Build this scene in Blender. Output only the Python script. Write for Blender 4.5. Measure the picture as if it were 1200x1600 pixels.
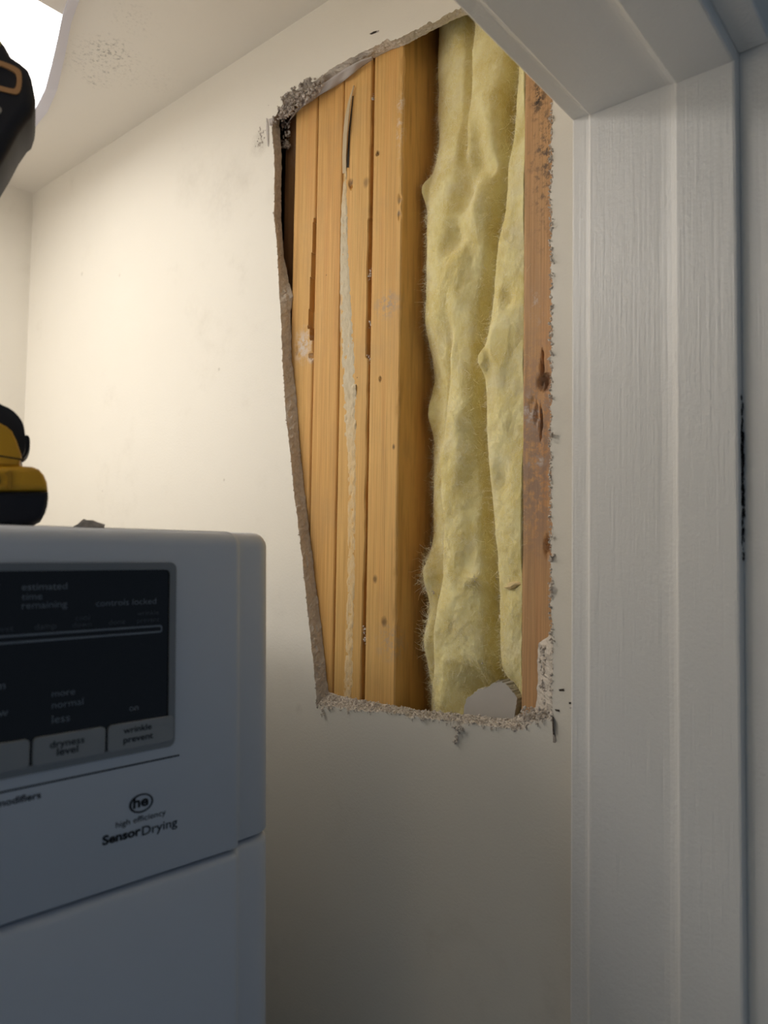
import bpy, bmesh, math, random
import numpy as np
from mathutils import Vector, Matrix, geometry

random.seed(7)
rng = np.random.default_rng(7)
for o in list(bpy.data.objects):
    bpy.data.objects.remove(o)
scene = bpy.context.scene
COL = scene.collection

# ------------------------------------------------------------------ camera
# World axes: X runs along the closet opening towards the cut wall, Y runs into the closet, Z is up.
F = 1153.0                                   # focal length in pixels of the 1200 x 1600 frame
CAM = Vector((0.0, 0.0, 1.75))
_U = Vector((350.0, 22800.0, -F)).normalized()           # world up seen in camera axes (right, up, back)
_vx = 977.0
_vy = -(_U.x * _vx - _U.z * F) / _U.y
_D1 = Vector((_vx, _vy, -F)).normalized()
_D1 = (_D1 - _U * _D1.dot(_U)).normalized()
_D2 = _U.cross(_D1)
ROT = Matrix((_D1, _D2, _U))                              # camera axes -> world
cam_data = bpy.data.cameras.new('camera')
cam = bpy.data.objects.new('camera', cam_data)
COL.objects.link(cam)
cam.matrix_world = Matrix.Translation(CAM) @ ROT.to_4x4()
cam_data.sensor_fit = 'HORIZONTAL'
cam_data.sensor_width = 36.0
cam_data.lens = F / 1200.0 * 36.0
cam_data.clip_start = 0.01
cam_data.dof.use_dof = True
cam_data.dof.focus_distance = 0.66
cam_data.dof.aperture_fstop = 8.5
scene.camera = cam

# ------------------------------------------------------------------ world light and exposure
world = bpy.data.worlds.new('world')
scene.world = world
world.use_nodes = True
bg = world.node_tree.nodes['Background']
bg.inputs[0].default_value = (0.60, 0.78, 1.0, 1)         # dim bluish daylight of the hallway outside the closet
bg.inputs[1].default_value = 0.145
LAMP_STRENGTH = 14.5
LAMP_COLOR = (1.0, 0.965, 0.92)
scene.view_settings.view_transform = 'Standard'
scene.view_settings.look = 'None'
scene.view_settings.gamma = 1.0
scene.view_settings.use_curve_mapping = False
scene.view_settings.exposure = 0.0
scene.cycles.use_denoising = True
scene.cycles.denoising_prefilter = 'NONE'
scene.cycles.max_bounces = 10
scene.cycles.diffuse_bounces = 6


def ray(px, py):
    return ROT @ Vector((px - 600.0, -(py - 800.0), -F))


def hit(px, py, axis, val):
    d = ray(px, py)
    return CAM + d * ((val - CAM[axis]) / d[axis])


def onplane(px, py, p0, n):
    d = ray(px, py)
    return CAM + d * ((p0 - CAM).dot(n) / d.dot(n))


# ------------------------------------------------------------------ small numpy noise
_T = rng.random(4096).astype(np.float64)


def vnoise(x, y, z):
    x, y, z = np.broadcast_arrays(np.asarray(x, float), np.asarray(y, float), np.asarray(z, float))
    xi, yi, zi = np.floor(x).astype(int), np.floor(y).astype(int), np.floor(z).astype(int)
    fx, fy, fz = x - xi, y - yi, z - zi
    fx, fy, fz = (f * f * (3 - 2 * f) for f in (fx, fy, fz))
    def h(a, b, c):
        return _T[(a * 73856093 ^ b * 19349663 ^ c * 83492791) & 4095]
    r = 0
    for dx in (0, 1):
        for dy in (0, 1):
            for dz in (0, 1):
                w = (fx if dx else 1 - fx) * (fy if dy else 1 - fy) * (fz if dz else 1 - fz)
                r = r + w * h(xi + dx, yi + dy, zi + dz)
    return r * 2 - 1


def fbm(x, y, z, octv=4, gain=0.5):
    x, y, z = np.asarray(x, float), np.asarray(y, float), np.asarray(z, float)
    a, s, r = 1.0, 1.0, 0.0
    for k in range(octv):
        r = r + a * vnoise(x * s + 17.3 * k, y * s + 5.1 * k, z * s + 9.7 * k)
        a *= gain
        s *= 2.03
    return r


# ------------------------------------------------------------------ materials
def lin(r, g, b):
    return tuple(((c / 255.0) / 12.92 if c / 255.0 <= 0.04045 else ((c / 255.0 + 0.055) / 1.055) ** 2.4) for c in (r, g, b)) + (1.0,)


class Mat:
    def __init__(self, name, rough=0.6, spec=0.4):
        self.m = bpy.data.materials.new(name)
        self.m.use_nodes = True
        self.t = self.m.node_tree
        self.b = self.t.nodes['Principled BSDF']
        self.b.inputs['Roughness'].default_value = rough
        self.b.inputs['Specular IOR Level'].default_value = spec
        self._co = None

    def n(self, typ, **kw):
        nd = self.t.nodes.new(typ)
        for k, v in kw.items():
            setattr(nd, k, v)
        return nd

    def link(self, a, b):
        self.t.links.new(a, b)

    def setin(self, sock, v):
        if hasattr(v, 'is_output') or isinstance(v, bpy.types.NodeSocket):
            self.link(v, sock)
        else:
            sock.default_value = v

    @property
    def co(self):
        if self._co is None:
            self._co = self.n('ShaderNodeTexCoord').outputs['Object']
        return self._co

    def mapping(self, scale, loc=(0, 0, 0)):
        mp = self.n('ShaderNodeMapping')
        mp.inputs['Scale'].default_value = scale
        mp.inputs['Location'].default_value = loc
        self.link(self.co, mp.inputs['Vector'])
        return mp.outputs[0]

    def noise(self, scale, vec=None, detail=3.0, rough=0.55, dist=0.0):
        nd = self.n('ShaderNodeTexNoise')
        self.link(vec if vec is not None else self.co, nd.inputs['Vector'])
        nd.inputs['Scale'].default_value = scale
        nd.inputs['Detail'].default_value = detail
        nd.inputs['Roughness'].default_value = rough
        nd.inputs['Distortion'].default_value = dist
        return nd.outputs['Fac']

    def remap(self, v, a, b, c=0.0, d=1.0):
        nd = self.n('ShaderNodeMapRange')
        nd.clamp = True
        self.setin(nd.inputs[0], v)
        for i, q in enumerate((a, b, c, d)):
            nd.inputs[i + 1].default_value = q
        return nd.outputs[0]

    def math(self, op, a, b=0.0):
        nd = self.n('ShaderNodeMath', operation=op)
        self.setin(nd.inputs[0], a)
        self.setin(nd.inputs[1], b)
        return nd.outputs[0]

    def mix(self, fac, a, b):
        nd = self.n('ShaderNodeMix', data_type='RGBA')
        self.setin(nd.inputs['Factor'], fac)
        self.setin(nd.inputs[6], a)
        self.setin(nd.inputs[7], b)
        return nd.outputs[2]

    def spot(self, p, r0, r1, scale=(1, 1, 1), wob=0.0):
        """1 inside radius r0 around the object-space point p, 0 outside r1."""
        vec = self.co
        if wob:
            nz = self.n('ShaderNodeTexNoise')
            nz.inputs['Scale'].default_value = 120
            self.link(self.co, nz.inputs['Vector'])
            sub = self.n('ShaderNodeVectorMath', operation='SUBTRACT')
            self.link(nz.outputs['Color'], sub.inputs[0])
            sub.inputs[1].default_value = (0.5, 0.5, 0.5)
            sc = self.n('ShaderNodeVectorMath', operation='SCALE')
            self.link(sub.outputs[0], sc.inputs[0])
            sc.inputs['Scale'].default_value = wob
            ad = self.n('ShaderNodeVectorMath', operation='ADD')
            self.link(self.co, ad.inputs[0])
            self.link(sc.outputs[0], ad.inputs[1])
            vec = ad.outputs[0]
        s = self.n('ShaderNodeVectorMath', operation='SUBTRACT')
        self.link(vec, s.inputs[0])
        s.inputs[1].default_value = tuple(p)
        m = self.n('ShaderNodeVectorMath', operation='MULTIPLY')
        self.link(s.outputs[0], m.inputs[0])
        m.inputs[1].default_value = scale
        l = self.n('ShaderNodeVectorMath', operation='LENGTH')
        self.link(m.outputs[0], l.inputs[0])
        return self.remap(l.outputs['Value'], r0, r1, 1.0, 0.0)

    def color(self, c):
        self.setin(self.b.inputs['Base Color'], c)
        return self

    def bump(self, h, strength=0.3, dist=0.001):
        nd = self.n('ShaderNodeBump')
        nd.inputs['Strength'].default_value = strength
        nd.inputs['Distance'].default_value = dist
        self.link(h, nd.inputs['Height'])
        self.link(nd.outputs[0], self.b.inputs['Normal'])
        return self


def plain(name, c, rough=0.6, spec=0.4):
    M = Mat(name, rough, spec)
    n = M.noise(60, detail=4)
    dark = tuple(x * 0.88 for x in c[:3]) + (1,)
    M.color(M.mix(n, dark, c))
    M.bump(M.noise(900, detail=2), 0.06, 0.0004)
    return M


# ------------------------------------------------------------------ object helpers
def mesh(name, verts, faces, mat, parent=None, smooth=False, mats=None, fmat=None):
    me = bpy.data.meshes.new(name)
    me.from_pydata([tuple(v) for v in verts], [], [tuple(f) for f in faces])
    for m in (mats or [mat]):
        me.materials.append(m.m if isinstance(m, Mat) else m)
    if fmat is not None:
        me.polygons.foreach_set('material_index', fmat)
    if smooth:
        me.polygons.foreach_set('use_smooth', [True] * len(me.polygons))
    me.update()
    o = bpy.data.objects.new(name, me)
    COL.objects.link(o)
    if parent is not None:
        o.parent = parent
    return o


def bm_obj(name, bm, mat, parent=None, smooth=False):
    bmesh.ops.recalc_face_normals(bm, faces=bm.faces[:])
    me = bpy.data.meshes.new(name)
    bm.to_mesh(me)
    bm.free()
    me.materials.append(mat.m if isinstance(mat, Mat) else mat)
    if smooth:
        me.polygons.foreach_set('use_smooth', [True] * len(me.polygons))
    o = bpy.data.objects.new(name, me)
    COL.objects.link(o)
    if parent is not None:
        o.parent = parent
    return o


def box(name, lo, hi, mat, parent=None, bevel=0.0, seg=2, mw=None):
    bm = bmesh.new()
    bmesh.ops.create_cube(bm, size=1.0)
    lo, hi = Vector(lo), Vector(hi)
    for v in bm.verts:
        v.co = Vector((lo[i] + (v.co[i] + 0.5) * (hi[i] - lo[i]) for i in range(3)))
    if bevel:
        bmesh.ops.bevel(bm, geom=bm.edges[:], offset=bevel, segments=seg, profile=0.5, affect='EDGES')
    if mw is not None:
        bm.transform(mw)
    return bm_obj(name, bm, mat, parent)


def empty(name, loc=(0, 0, 0)):
    o = bpy.data.objects.new(name, None)
    o.empty_display_size = 0.05
    COL.objects.link(o)
    o.location = loc
    return o


def tag(o, label, cat, group=None):
    o['label'] = label
    o['category'] = cat
    if group:
        o['group'] = group
    return o


def struct(o, label=None):
    o['kind'] = 'structure'
    if label:
        o['label'] = label
    return o


def grid_faces(nu, nv, base=0, closed=False, flip=False):
    fs = []
    mu = nu if closed else nu - 1
    for j in range(nv - 1):
        for i in range(mu):
            a, b = base + j * nu + i, base + j * nu + (i + 1) % nu
            c, d = b + nu, a + nu
            fs.append((a, d, c, b) if flip else (a, b, c, d))
    return fs


def resample(pts, n):
    p = np.array([[q[0], q[1]] for q in pts], float)
    s = np.concatenate([[0], np.cumsum(np.hypot(*np.diff(p, axis=0).T))])
    t = np.linspace(0, s[-1], n)
    return np.stack([np.interp(t, s, p[:, 0]), np.interp(t, s, p[:, 1])], 1)


def blob(vs, fs, c, size, sq=(1, 1, 1)):
    """an irregular crumb appended to vs / fs."""
    b = len(vs)
    R = Matrix.Rotation(random.uniform(0, 6.28), 3, Vector((random.gauss(0, 1), random.gauss(0, 1), random.gauss(0, 1) + 1e-3)).normalized())
    for d in ((1, 0, 0), (-1, 0, 0), (0, 1, 0), (0, -1, 0), (0, 0, 1), (0, 0, -1)):
        v = R @ (Vector(d) * size * random.uniform(0.55, 1.25))
        vs.append((c[0] + v.x * sq[0], c[1] + v.y * sq[1], c[2] + v.z * sq[2]))
    for i, j, k in ((0, 2, 4), (2, 1, 4), (1, 3, 4), (3, 0, 4), (2, 0, 5), (1, 2, 5), (3, 1, 5), (0, 3, 5)):
        fs.append((b + i, b + j, b + k))


# ------------------------------------------------------------------ key dimensions
XW = 0.505                       # painted surface of the cut wall
TH = 0.0127                      # drywall thickness
XS = XW + TH + 0.0005            # stud faces
_c = hit(52, 303, 0, XW)
YB, ZC = _c.y, _c.z              # back wall, closet ceiling
XJ = 0.487                       # face of the door jamb
Y895, Y925 = hit(895, 500, 0, XJ).y, hit(925, 500, 0, XJ).y
Y1057, Y1155 = hit(1058, 500, 0, XJ - 0.007).y, hit(1153, 500, 0, XJ - 0.007).y
ZH = hit(925, 176, 0, XJ).z      # underside of the head jamb
XL = -0.66                       # left closet wall

# ------------------------------------------------------------------ shared materials
paint = Mat('cream_wall_paint', 0.55, 0.35)
_n1 = paint.noise(3.2, detail=4, rough=0.6)
_n2 = paint.noise(40, detail=5)
c = paint.mix(paint.remap(_n1, 0.35, 0.75), (0.785, 0.738, 0.65, 1), (0.76, 0.712, 0.622, 1))
# scuffs and grimy hand marks left on the paint
_gr = paint.math('MULTIPLY', paint.remap(paint.noise(9, detail=6, rough=0.7), 0.56, 0.8), paint.remap(_n2, 0.4, 0.7))
c = paint.mix(paint.math('MULTIPLY', _gr, 0.35), c, (0.42, 0.36, 0.28, 1))
for (sx, sy, r, a) in ((350, 300, 0.05, 0.22), (300, 285, 0.04, 0.15), (405, 225, 0.018, 0.5), (467, 1108, 0.006, 0.45),
                       (128, 428, 0.004, 0.6), (342, 577, 0.0025, 0.9), (430, 300, 0.02, 0.15), (455, 1050, 0.03, 0.12),
                       (187, 430, 0.003, 0.5), (350, 750, 0.002, 0.7), (160, 767, 0.002, 0.7)):
    p = hit(sx, sy, 0, XW)
    m = paint.math('MULTIPLY', paint.spot(p, r * 0.15, r, wob=r * 0.6), paint.remap(paint.noise(70, detail=6, rough=0.75), 0.3, 0.75))
    c = paint.mix(paint.math('MULTIPLY', m, a), c, (0.25, 0.2, 0.14, 1))
paint.color(c)
paint.bump(paint.noise(420, detail=3, rough=0.6), 0.22, 0.0007)

ceil_paint = Mat('ceiling_paint', 0.7, 0.25)
c = ceil_paint.mix(ceil_paint.noise(5, detail=4), (0.74, 0.685, 0.60, 1), (0.71, 0.655, 0.57, 1))
for (sx, sy, r, a) in ((172, 80, 0.035, 0.95), (150, 100, 0.05, 0.6), (147, 128, 0.016, 0.8), (205, 30, 0.035, 0.3), (230, 120, 0.05, 0.2)):
    p = hit(sx, sy, 2, ZC)
    m = ceil_paint.math('MULTIPLY', ceil_paint.spot(p, r * 0.1, r, wob=r * 0.5), ceil_paint.remap(ceil_paint.noise(230, detail=6, rough=0.8), 0.53, 0.66))
    c = ceil_paint.mix(ceil_paint.math('MULTIPLY', m, a), c, (0.12, 0.11, 0.085, 1))
ceil_paint.color(c)
ceil_paint.bump(ceil_paint.noise(380, detail=3), 0.15, 0.0006)

trim = Mat('white_door_paint', 0.38, 0.5)
_b1 = trim.noise(1.0, trim.mapping((420, 420, 9)), detail=4, rough=0.6)
_b2 = trim.noise(330, detail=3)
trim.color(trim.mix(trim.remap(trim.noise(6, detail=5), 0.4, 0.8), (0.80, 0.78, 0.745, 1), (0.76, 0.74, 0.70, 1)))
trim.bump(trim.math('ADD', trim.math('MULTIPLY', _b1, 1.4), _b2), 0.36, 0.0010)

gyps = Mat('gypsum_core', 0.95, 0.1)
_g = gyps.noise(220, detail=5, rough=0.7)
gyps.color(gyps.mix(gyps.remap(_g, 0.3, 0.7), (0.54, 0.475, 0.40, 1), (0.76, 0.69, 0.60, 1)))
gyps.bump(gyps.noise(700, detail=4, rough=0.7), 0.6, 0.0012)

crumbm = Mat('gypsum_crumbs', 0.95, 0.1)
crumbm.color(crumbm.mix(crumbm.remap(crumbm.noise(300, detail=3), 0.3, 0.7), (0.46, 0.40, 0.34, 1), (0.78, 0.71, 0.63, 1)))

paperm = Mat('torn_drywall_paper', 0.9, 0.1)
paperm.color(paperm.mix(paperm.remap(paperm.noise(130, detail=5, rough=0.7), 0.3, 0.7), (0.26, 0.22, 0.19, 1), (0.62, 0.55, 0.49, 1)))
paperm.bump(paperm.noise(500, detail=4), 0.5, 0.001)


def wood(name, light, dark, knots=(), seed=0.0, stains=(), rough=0.6):
    M = Mat(name, rough, 0.3)
    g1 = M.noise(1.0, M.mapping((30, 320, 5), (seed, seed * 2.3, seed)), detail=5, rough=0.55, dist=0.6)
    g2 = M.noise(1.0, M.mapping((160, 1500, 14), (seed * 3, seed, 0)), detail=3)
    g3 = M.noise(1.0, M.mapping((18, 40, 3), (seed, 0, seed)), detail=3)
    c = M.mix(M.remap(g1, 0.32, 0.72), dark, light)
    c = M.mix(M.math('MULTIPLY', M.remap(g2, 0.46, 0.70), 0.52), c, tuple(x * 0.55 for x in dark[:3]) + (1,))
    c = M.mix(M.math('MULTIPLY', M.remap(g3, 0.5, 0.75), 0.35), c, (light[0] * 0.95, light[1] * 0.62, light[2] * 0.5, 1))
    # saw marks across the face and grey handling dirt
    d = M.math('MULTIPLY', M.remap(M.noise(14, detail=5, rough=0.65), 0.52, 0.78), 0.45)
    c = M.mix(d, c, (light[0] * 0.62, light[1] * 0.66, light[2] * 0.85, 1))
    for (p, r, sc, col, a) in list(knots):
        k = M.math('MULTIPLY', M.spot(p, r * 0.35, r, sc, wob=r * 0.9), a)
        c = M.mix(k, c, col)
    for (p, r, sc, col, a, lo) in list(stains):
        k = M.math('MULTIPLY', M.math('MULTIPLY', M.spot(p, r * 0.2, r, sc, wob=r * 0.5), M.remap(M.noise(190, detail=5, rough=0.7), lo, lo + 0.13)), a)
        c = M.mix(k, c, col)
    M.color(c)
    M.bump(M.math('ADD', g2, M.math('MULTIPLY', g1, 0.6)), 0.28, 0.0009)
    return M


# ================================================================== THE SETTING
box('floor', (XL - 0.1, -1.6, -0.06), (1.5, YB + 0.1, 0.0), plain('floor_vinyl', (0.50, 0.44, 0.36, 1), 0.5))
struct(bpy.data.objects['floor'], 'floor of the laundry closet and hallway')
struct(box('ceiling', (XL - 0.05, Y925, ZC), (XW + 0.10, YB + 0.05, ZC + 0.05), ceil_paint), 'off-white closet ceiling with a dark speckled mildew patch')
struct(box('wall_back', (XL - 0.05, YB, 0), (XW + 0.10, YB + 0.08, ZC), paint), 'cream painted rear wall of the closet')
struct(box('wall_left', (XL - 0.08, Y925, 0), (XL, YB, ZC), paint), 'cream painted left wall of the closet')

# ---- the cut wall -------------------------------------------------
front_px = {
    'left': [(425, 190), (424.8, 199), (427.8, 235), (429, 272), (428.5, 310), (428, 338), (432.5, 380), (435, 434), (439.6, 505), (441.7, 572), (445.8, 638), (454, 713), (460, 776), (471.5, 864), (480, 951), (489, 1029), (494.5, 1090), (493, 1101)],
    'bottom': [(493, 1101), (502, 1104), (530, 1106), (546, 1111), (566, 1110), (592, 1113), (620, 1115), (644, 1120), (670, 1121), (700, 1127), (727, 1129), (748, 1134), (770, 1135), (792, 1139), (813, 1139), (831, 1132), (838, 1126), (862, 1124)],
    'right': [(862, 1124), (863, 1101), (862, 1071), (863, 1041), (862, 993), (861, 900), (861, 718), (862, 480), (861, 300), (863, 156), (864, 60), (866, -50)],
    'top': [(866, -50), (800, -28), (750, -4), (713, 15), (700, 21), (676, 37), (672, 34), (660, 41), (633, 55), (609, 65), (604, 62), (591, 71), (569, 80), (548, 91), (521, 105), (500, 121), (487, 129), (484, 120), (478, 122), (465, 139), (455, 142), (440, 152), (443, 163), (430, 180), (425, 190)],
}
back_px = {
    'left': [(437, 187), (437, 199), (440, 250), (439, 338), (444, 405), (452, 442), (458, 463), (454, 488), (456, 563), (462.5, 613), (469, 705), (477, 776), (480, 803), (493, 912), (504, 998), (513, 1080)],
    'bottom': [(513, 1080), (528, 1086), (560, 1094), (580, 1096), (616, 1103), (650, 1109), (690, 1113), (727, 1116), (770, 1121), (802, 1122), (813, 1116), (822, 1119), (828, 1110), (836, 1104)],
    'right': [(836, 1104), (838, 1085), (841, 1067), (839, 1034), (841, 1004), (858, 992), (864, 975), (868, 900), (868, 500), (868, 156), (868, -20)],
    'top': [(868, -20), (800, 0), (760, 12), (721, 26), (687, 42), (633, 70), (607, 80), (580, 92), (537, 120), (505, 136), (480, 148), (462, 162), (450, 176), (437, 187)],
}
counts = {'left': 300, 'bottom': 190, 'right': 300, 'top': 260}
fr, bk = [], []
for k in ('left', 'bottom', 'right', 'top'):
    f = resample([hit(x, y, 0, XW)[1:] for x, y in front_px[k]], counts[k])[:-1]
    b = resample([hit(x, y, 0, XW + TH)[1:] for x, y in back_px[k]], counts[k])[:-1]
    amp = {'left': 0.0006, 'bottom': 0.0014, 'right': 0.0011, 'top': 0.0008}[k]
    f = f + np.stack([fbm(f[:, 0] * 250, f[:, 1] * 250, 1.0, 4, 0.7), fbm(f[:, 0] * 250, f[:, 1] * 250, 40.0, 4, 0.7)], 1) * amp
    b = b + np.stack([fbm(b[:, 0] * 220, b[:, 1] * 220, 3.0, 3, 0.6), fbm(b[:, 0] * 220, b[:, 1] * 220, 60.0, 3, 0.6)], 1) * 0.0007
    fr.append(f)
    bk.append(b)
fr, bk = np.concatenate(fr), np.concatenate(bk)
NH = len(fr)
W0, W1 = Y895 - 0.012, YB
outer = [(W0, 0.0), (W1, 0.0), (W1, ZC), (W0, ZC)]
loop_o = [Vector((0, a, b)) for a, b in outer]
loop_i = [Vector((0, a, b)) for a, b in fr[::-1]]
tris = geometry.tessellate_polygon([loop_o, loop_i])
allp = loop_o + loop_i
verts = [(XW, p.y, p.z) for p in allp]
faces = []
for t in tris:
    a, b, c_ = (allp[i] for i in t)
    nx = (b - a).cross(c_ - a).x
    faces.append(tuple(t) if nx < 0 else tuple(reversed(t)))
wall_right = mesh('wall_right', verts, faces, paint)
struct(wall_right, 'cream painted drywall side wall with a large ragged hole cut through it')
# rough gypsum edge of the cut
rows = 7
cv = []
for j in range(rows):
    t = j / (rows - 1)
    y = fr[:, 0] * (1 - t) + bk[:, 0] * t
    z = fr[:, 1] * (1 - t) + bk[:, 1] * t
    x = np.full(NH, XW + TH * t)
    w = math.sin(math.pi * t)
    y = y + w * fbm(y * 260, z * 260, t * 7, 3, 0.65) * 0.0011
    z = z + w * fbm(y * 260, z * 260, t * 7 + 30, 3, 0.65) * 0.0011
    x = x + w * fbm(y * 300, z * 300, t * 7 + 60, 3, 0.65) * 0.0012
    cv += list(zip(x, y, z))
mesh('gypsum_edge', cv, grid_faces(NH, rows, closed=True), gyps, wall_right)
# back paper of the drywall so that the sheet is solid
loop_b = [Vector((0, a, b)) for a, b in bk[::-1]]
tris = geometry.tessellate_polygon([loop_o, loop_b])
allp = loop_o + loop_b
mesh('drywall_back_paper', [(XW + TH, p.y, p.z) for p in allp], tris, paperm, wall_right)

# crumbs and fuzz hanging on the cut edge
vs, fs = [], []
nl, nb, nr = counts['left'] - 1, counts['bottom'] - 1, counts['right'] - 1
for i in range(nl, nl + nb):                                  # bottom lip: piled crumbs and hanging shreds
    for q in range(14):
        t = random.random()
        y = fr[i, 0] * (1 - t) + bk[i, 0] * t + random.gauss(0, 0.0007)
        z = fr[i, 1] * (1 - t) + bk[i, 1] * t + random.gauss(0, 0.0006)
        blob(vs, fs, (XW + TH * t - 0.0006, y, z), abs(random.gauss(0.0005, 0.0003)) + 0.0002)
    if random.random() < 0.3:
        L = random.uniform(0.0006, 0.0024)
        blob(vs, fs, (XW - 0.0012, fr[i, 0], fr[i, 1] - L * 0.6), L, (0.35, 0.25, 1.0))
for i in range(nl + nb, nl + nb + nr):                        # right edge: small burrs
    for q in range(3):
        blob(vs, fs, (XW - random.uniform(-0.002, 0.0012), fr[i, 0] + random.gauss(0.0004, 0.0005), fr[i, 1] + random.gauss(0, 0.001)), abs(random.gauss(0.0006, 0.0004)) + 0.0002)
for (sx, sy, L) in ((866, 408, 5), (865, 430, 4), (864, 520, 4), (866, 552, 4), (866, 682, 6), (865, 838, 5), (867, 870, 7), (866, 920, 6), (865, 350, 4), (865, 185, 5), (864, 245, 3), (864, 620, 4), (867, 1000, 4)):
    p = hit(sx - 3, sy, 0, XW)
    for q in range(9):
        blob(vs, fs, (XW - random.uniform(0, 0.004), p.y - random.uniform(-0.001, 0.0015), p.z + random.gauss(0, 0.0016)), L * 0.00022, (1, 0.7, 1))
for i in range(0, nl, 1):                                     # left edge: sparse specks
    if random.random() < 0.5:
        blob(vs, fs, (XW - 0.0003, fr[i, 0] + random.gauss(0, 0.0004), fr[i, 1]), abs(random.gauss(0.0004, 0.0003)) + 0.0002)
for (sx, sy) in ((714, 1140), (716, 1146), (713, 1152), (711, 1158), (718, 1138), (722, 1140), (720, 1135), (709, 1136), (502, 1110), (504, 1116), (660, 1124)):
    p = hit(sx, sy, 0, XW - 0.002)
    for q in range(6):
        blob(vs, fs, (p.x + random.gauss(0, 0.0009), p.y + random.gauss(0, 0.0008), p.z + random.gauss(0, 0.001)), 0.0012)
for k in range(90):                                           # lower right gypsum residue lumps
    t = random.random()
    p = hit(random.uniform(843, 861), random.uniform(1010, 1122), 0, XW + 0.006)
    blob(vs, fs, p, random.uniform(0.0006, 0.002))
for k in range(150):
    p = hit(random.uniform(815, 862), random.uniform(1105, 1130), 0, XW + random.uniform(0.0, 0.008))
    blob(vs, fs, p, random.uniform(0.0005, 0.0016))
cr = mesh('gypsum_crumbs', vs, fs, crumbm, wall_right)
cr['kind'] = 'stuff'

# chewed corner at the upper left: shreds of paper and broken gypsum
vs, fs = [], []
for k in range(330):
    t = random.random()
    cx = 432 + t * 68 + random.gauss(0, 4)
    cy = 182 - t * 58 + random.gauss(0, 5) + (6 if t > .2 else 0)
    p = hit(cx, cy, 0, XW + random.uniform(-0.004, 0.010))
    blob(vs, fs, p, random.uniform(0.0007, 0.0026), (0.8, 1, 1))
for (sx, sy, s) in ((483, 124, 3), (477, 128, 3), (470, 134, 3.5), (458, 140, 3), (447, 148, 3), (441, 154, 2.5), (426, 192, 2.5), (428, 187, 3), (447, 160, 4), (455, 155, 4), (465, 150, 4)):
    p = hit(sx, sy, 0, XW - 0.001)
    for q in range(5):
        blob(vs, fs, (p.x + random.gauss(0, .001), p.y + random.gauss(0, .0012), p.z + random.gauss(0, .0012)), s * 0.0006)
for k in range(70):
    p = hit(random.uniform(440, 453), random.uniform(188, 232), 0, XS + random.uniform(0.002, 0.012))
    blob(vs, fs, p, random.uniform(0.0008, 0.0024))
mesh('broken_gypsum', vs, fs, paperm, wall_right)['kind'] = 'stuff'
# hanging paper lip along the top of the cut
upx = resample([(478, 150), (487, 140), (510, 127), (540, 106), (565, 93), (582, 88)], 40)
lwx = resample([(452, 188), (473, 167), (496, 151), (537, 127), (565, 104), (583, 92)], 40)
pv = []
for j in range(5):
    t = j / 4
    for i in range(40):
        q = upx[i] * (1 - t) + lwx[i] * t
        p = hit(q[0], q[1], 0, XW + 0.003 + 0.0065 * t + 0.0015 * math.sin(i * 0.6) * t)
        pv.append(p)
lipm = plain('grey_drywall_paper', (0.50, 0.45, 0.42, 1), 0.85, 0.15)
o = mesh('paper_lip', pv, grid_faces(40, 5), lipm, wall_right, smooth=True)
sm = o.modifiers.new('thick', 'SOLIDIFY')
sm.thickness = 0.0006
# small tears in the paint: each a shallow flap
def tear(pxs, mat, name='paint_tear', dx=0.0004):
    cen = np.mean(np.array(pxs), axis=0)
    vv = [hit(x, y, 0, XW - 0.0001) for x, y in pxs]
    vv += [hit(cen[0] + (x - cen[0]) * 0.7, cen[1] + (y - cen[1]) * 0.7, 0, XW - dx * random.uniform(0.6, 2.5)) for x, y in pxs]
    n = len(pxs)
    ff = [(i, (i + 1) % n, n + (i + 1) % n, n + i) for i in range(n)] + [tuple(range(n, 2 * n))]
    return mesh(name, vv, ff, mat, wall_right)
darkm = plain('dark_nick_and_gap_shade', (0.06, 0.05, 0.04, 1), 0.9, 0.1)
vs, fs = [], []
for (sx, sy) in ((405, 204), (408, 207), (410, 212), (408, 216), (407, 221), (404, 225), (402, 228), (406, 228), (409, 224), (406, 212), (411, 206)):
    for q in range(4):
        p = hit(sx + random.gauss(0, 1.6), sy + random.gauss(0, 2.2), 0, XW - 0.0002)
        blob(vs, fs, p, random.uniform(0.0006, 0.0015), (0.35, 0.8, 1.1))
mesh('paint_tear', vs, fs, paperm, wall_right)['kind'] = 'stuff'
tear([(416, 184), (419, 186), (420, 205), (420, 230), (418, 228), (416, 205)], lipm)
tear([(420, 186), (427, 184), (426, 198), (420, 196)], lipm)
tear([(577, 53), (584, 49), (589, 48), (588, 51), (580, 54)], darkm)
tear([(589, 48), (592, 47), (591, 50), (588, 51)], lipm)
tear([(873, 1077), (881, 1076), (882, 1080), (874, 1080)], darkm)
tear([(889, 1097), (899, 1097), (899, 1100), (889, 1100)], darkm)
tear([(890, 1105), (898, 1105), (898, 1107), (890, 1107)], lipm)
tear([(867, 1108), (874, 1109), (875, 1112), (868, 1111)], darkm)
tear([(862, 1122), (865, 1122), (866, 1140), (869, 1158), (868, 1161), (864, 1160), (863, 1140)], paperm, dx=0.0008)
tear([(863, 1120), (865, 1120), (866, 1150), (864, 1150)], darkm, dx=0.0012)

# sheathing behind the studs and bottom / top closure of the stud bay
struct(box('wall_outer', (XS + 0.090, W0 - 0.1, 0), (XS + 0.105, YB + 0.05, ZC), plain('sheathing_board', (0.16, 0.12, 0.09, 1), 0.9)), 'dark sheathing on the far side of the stud wall')

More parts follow.
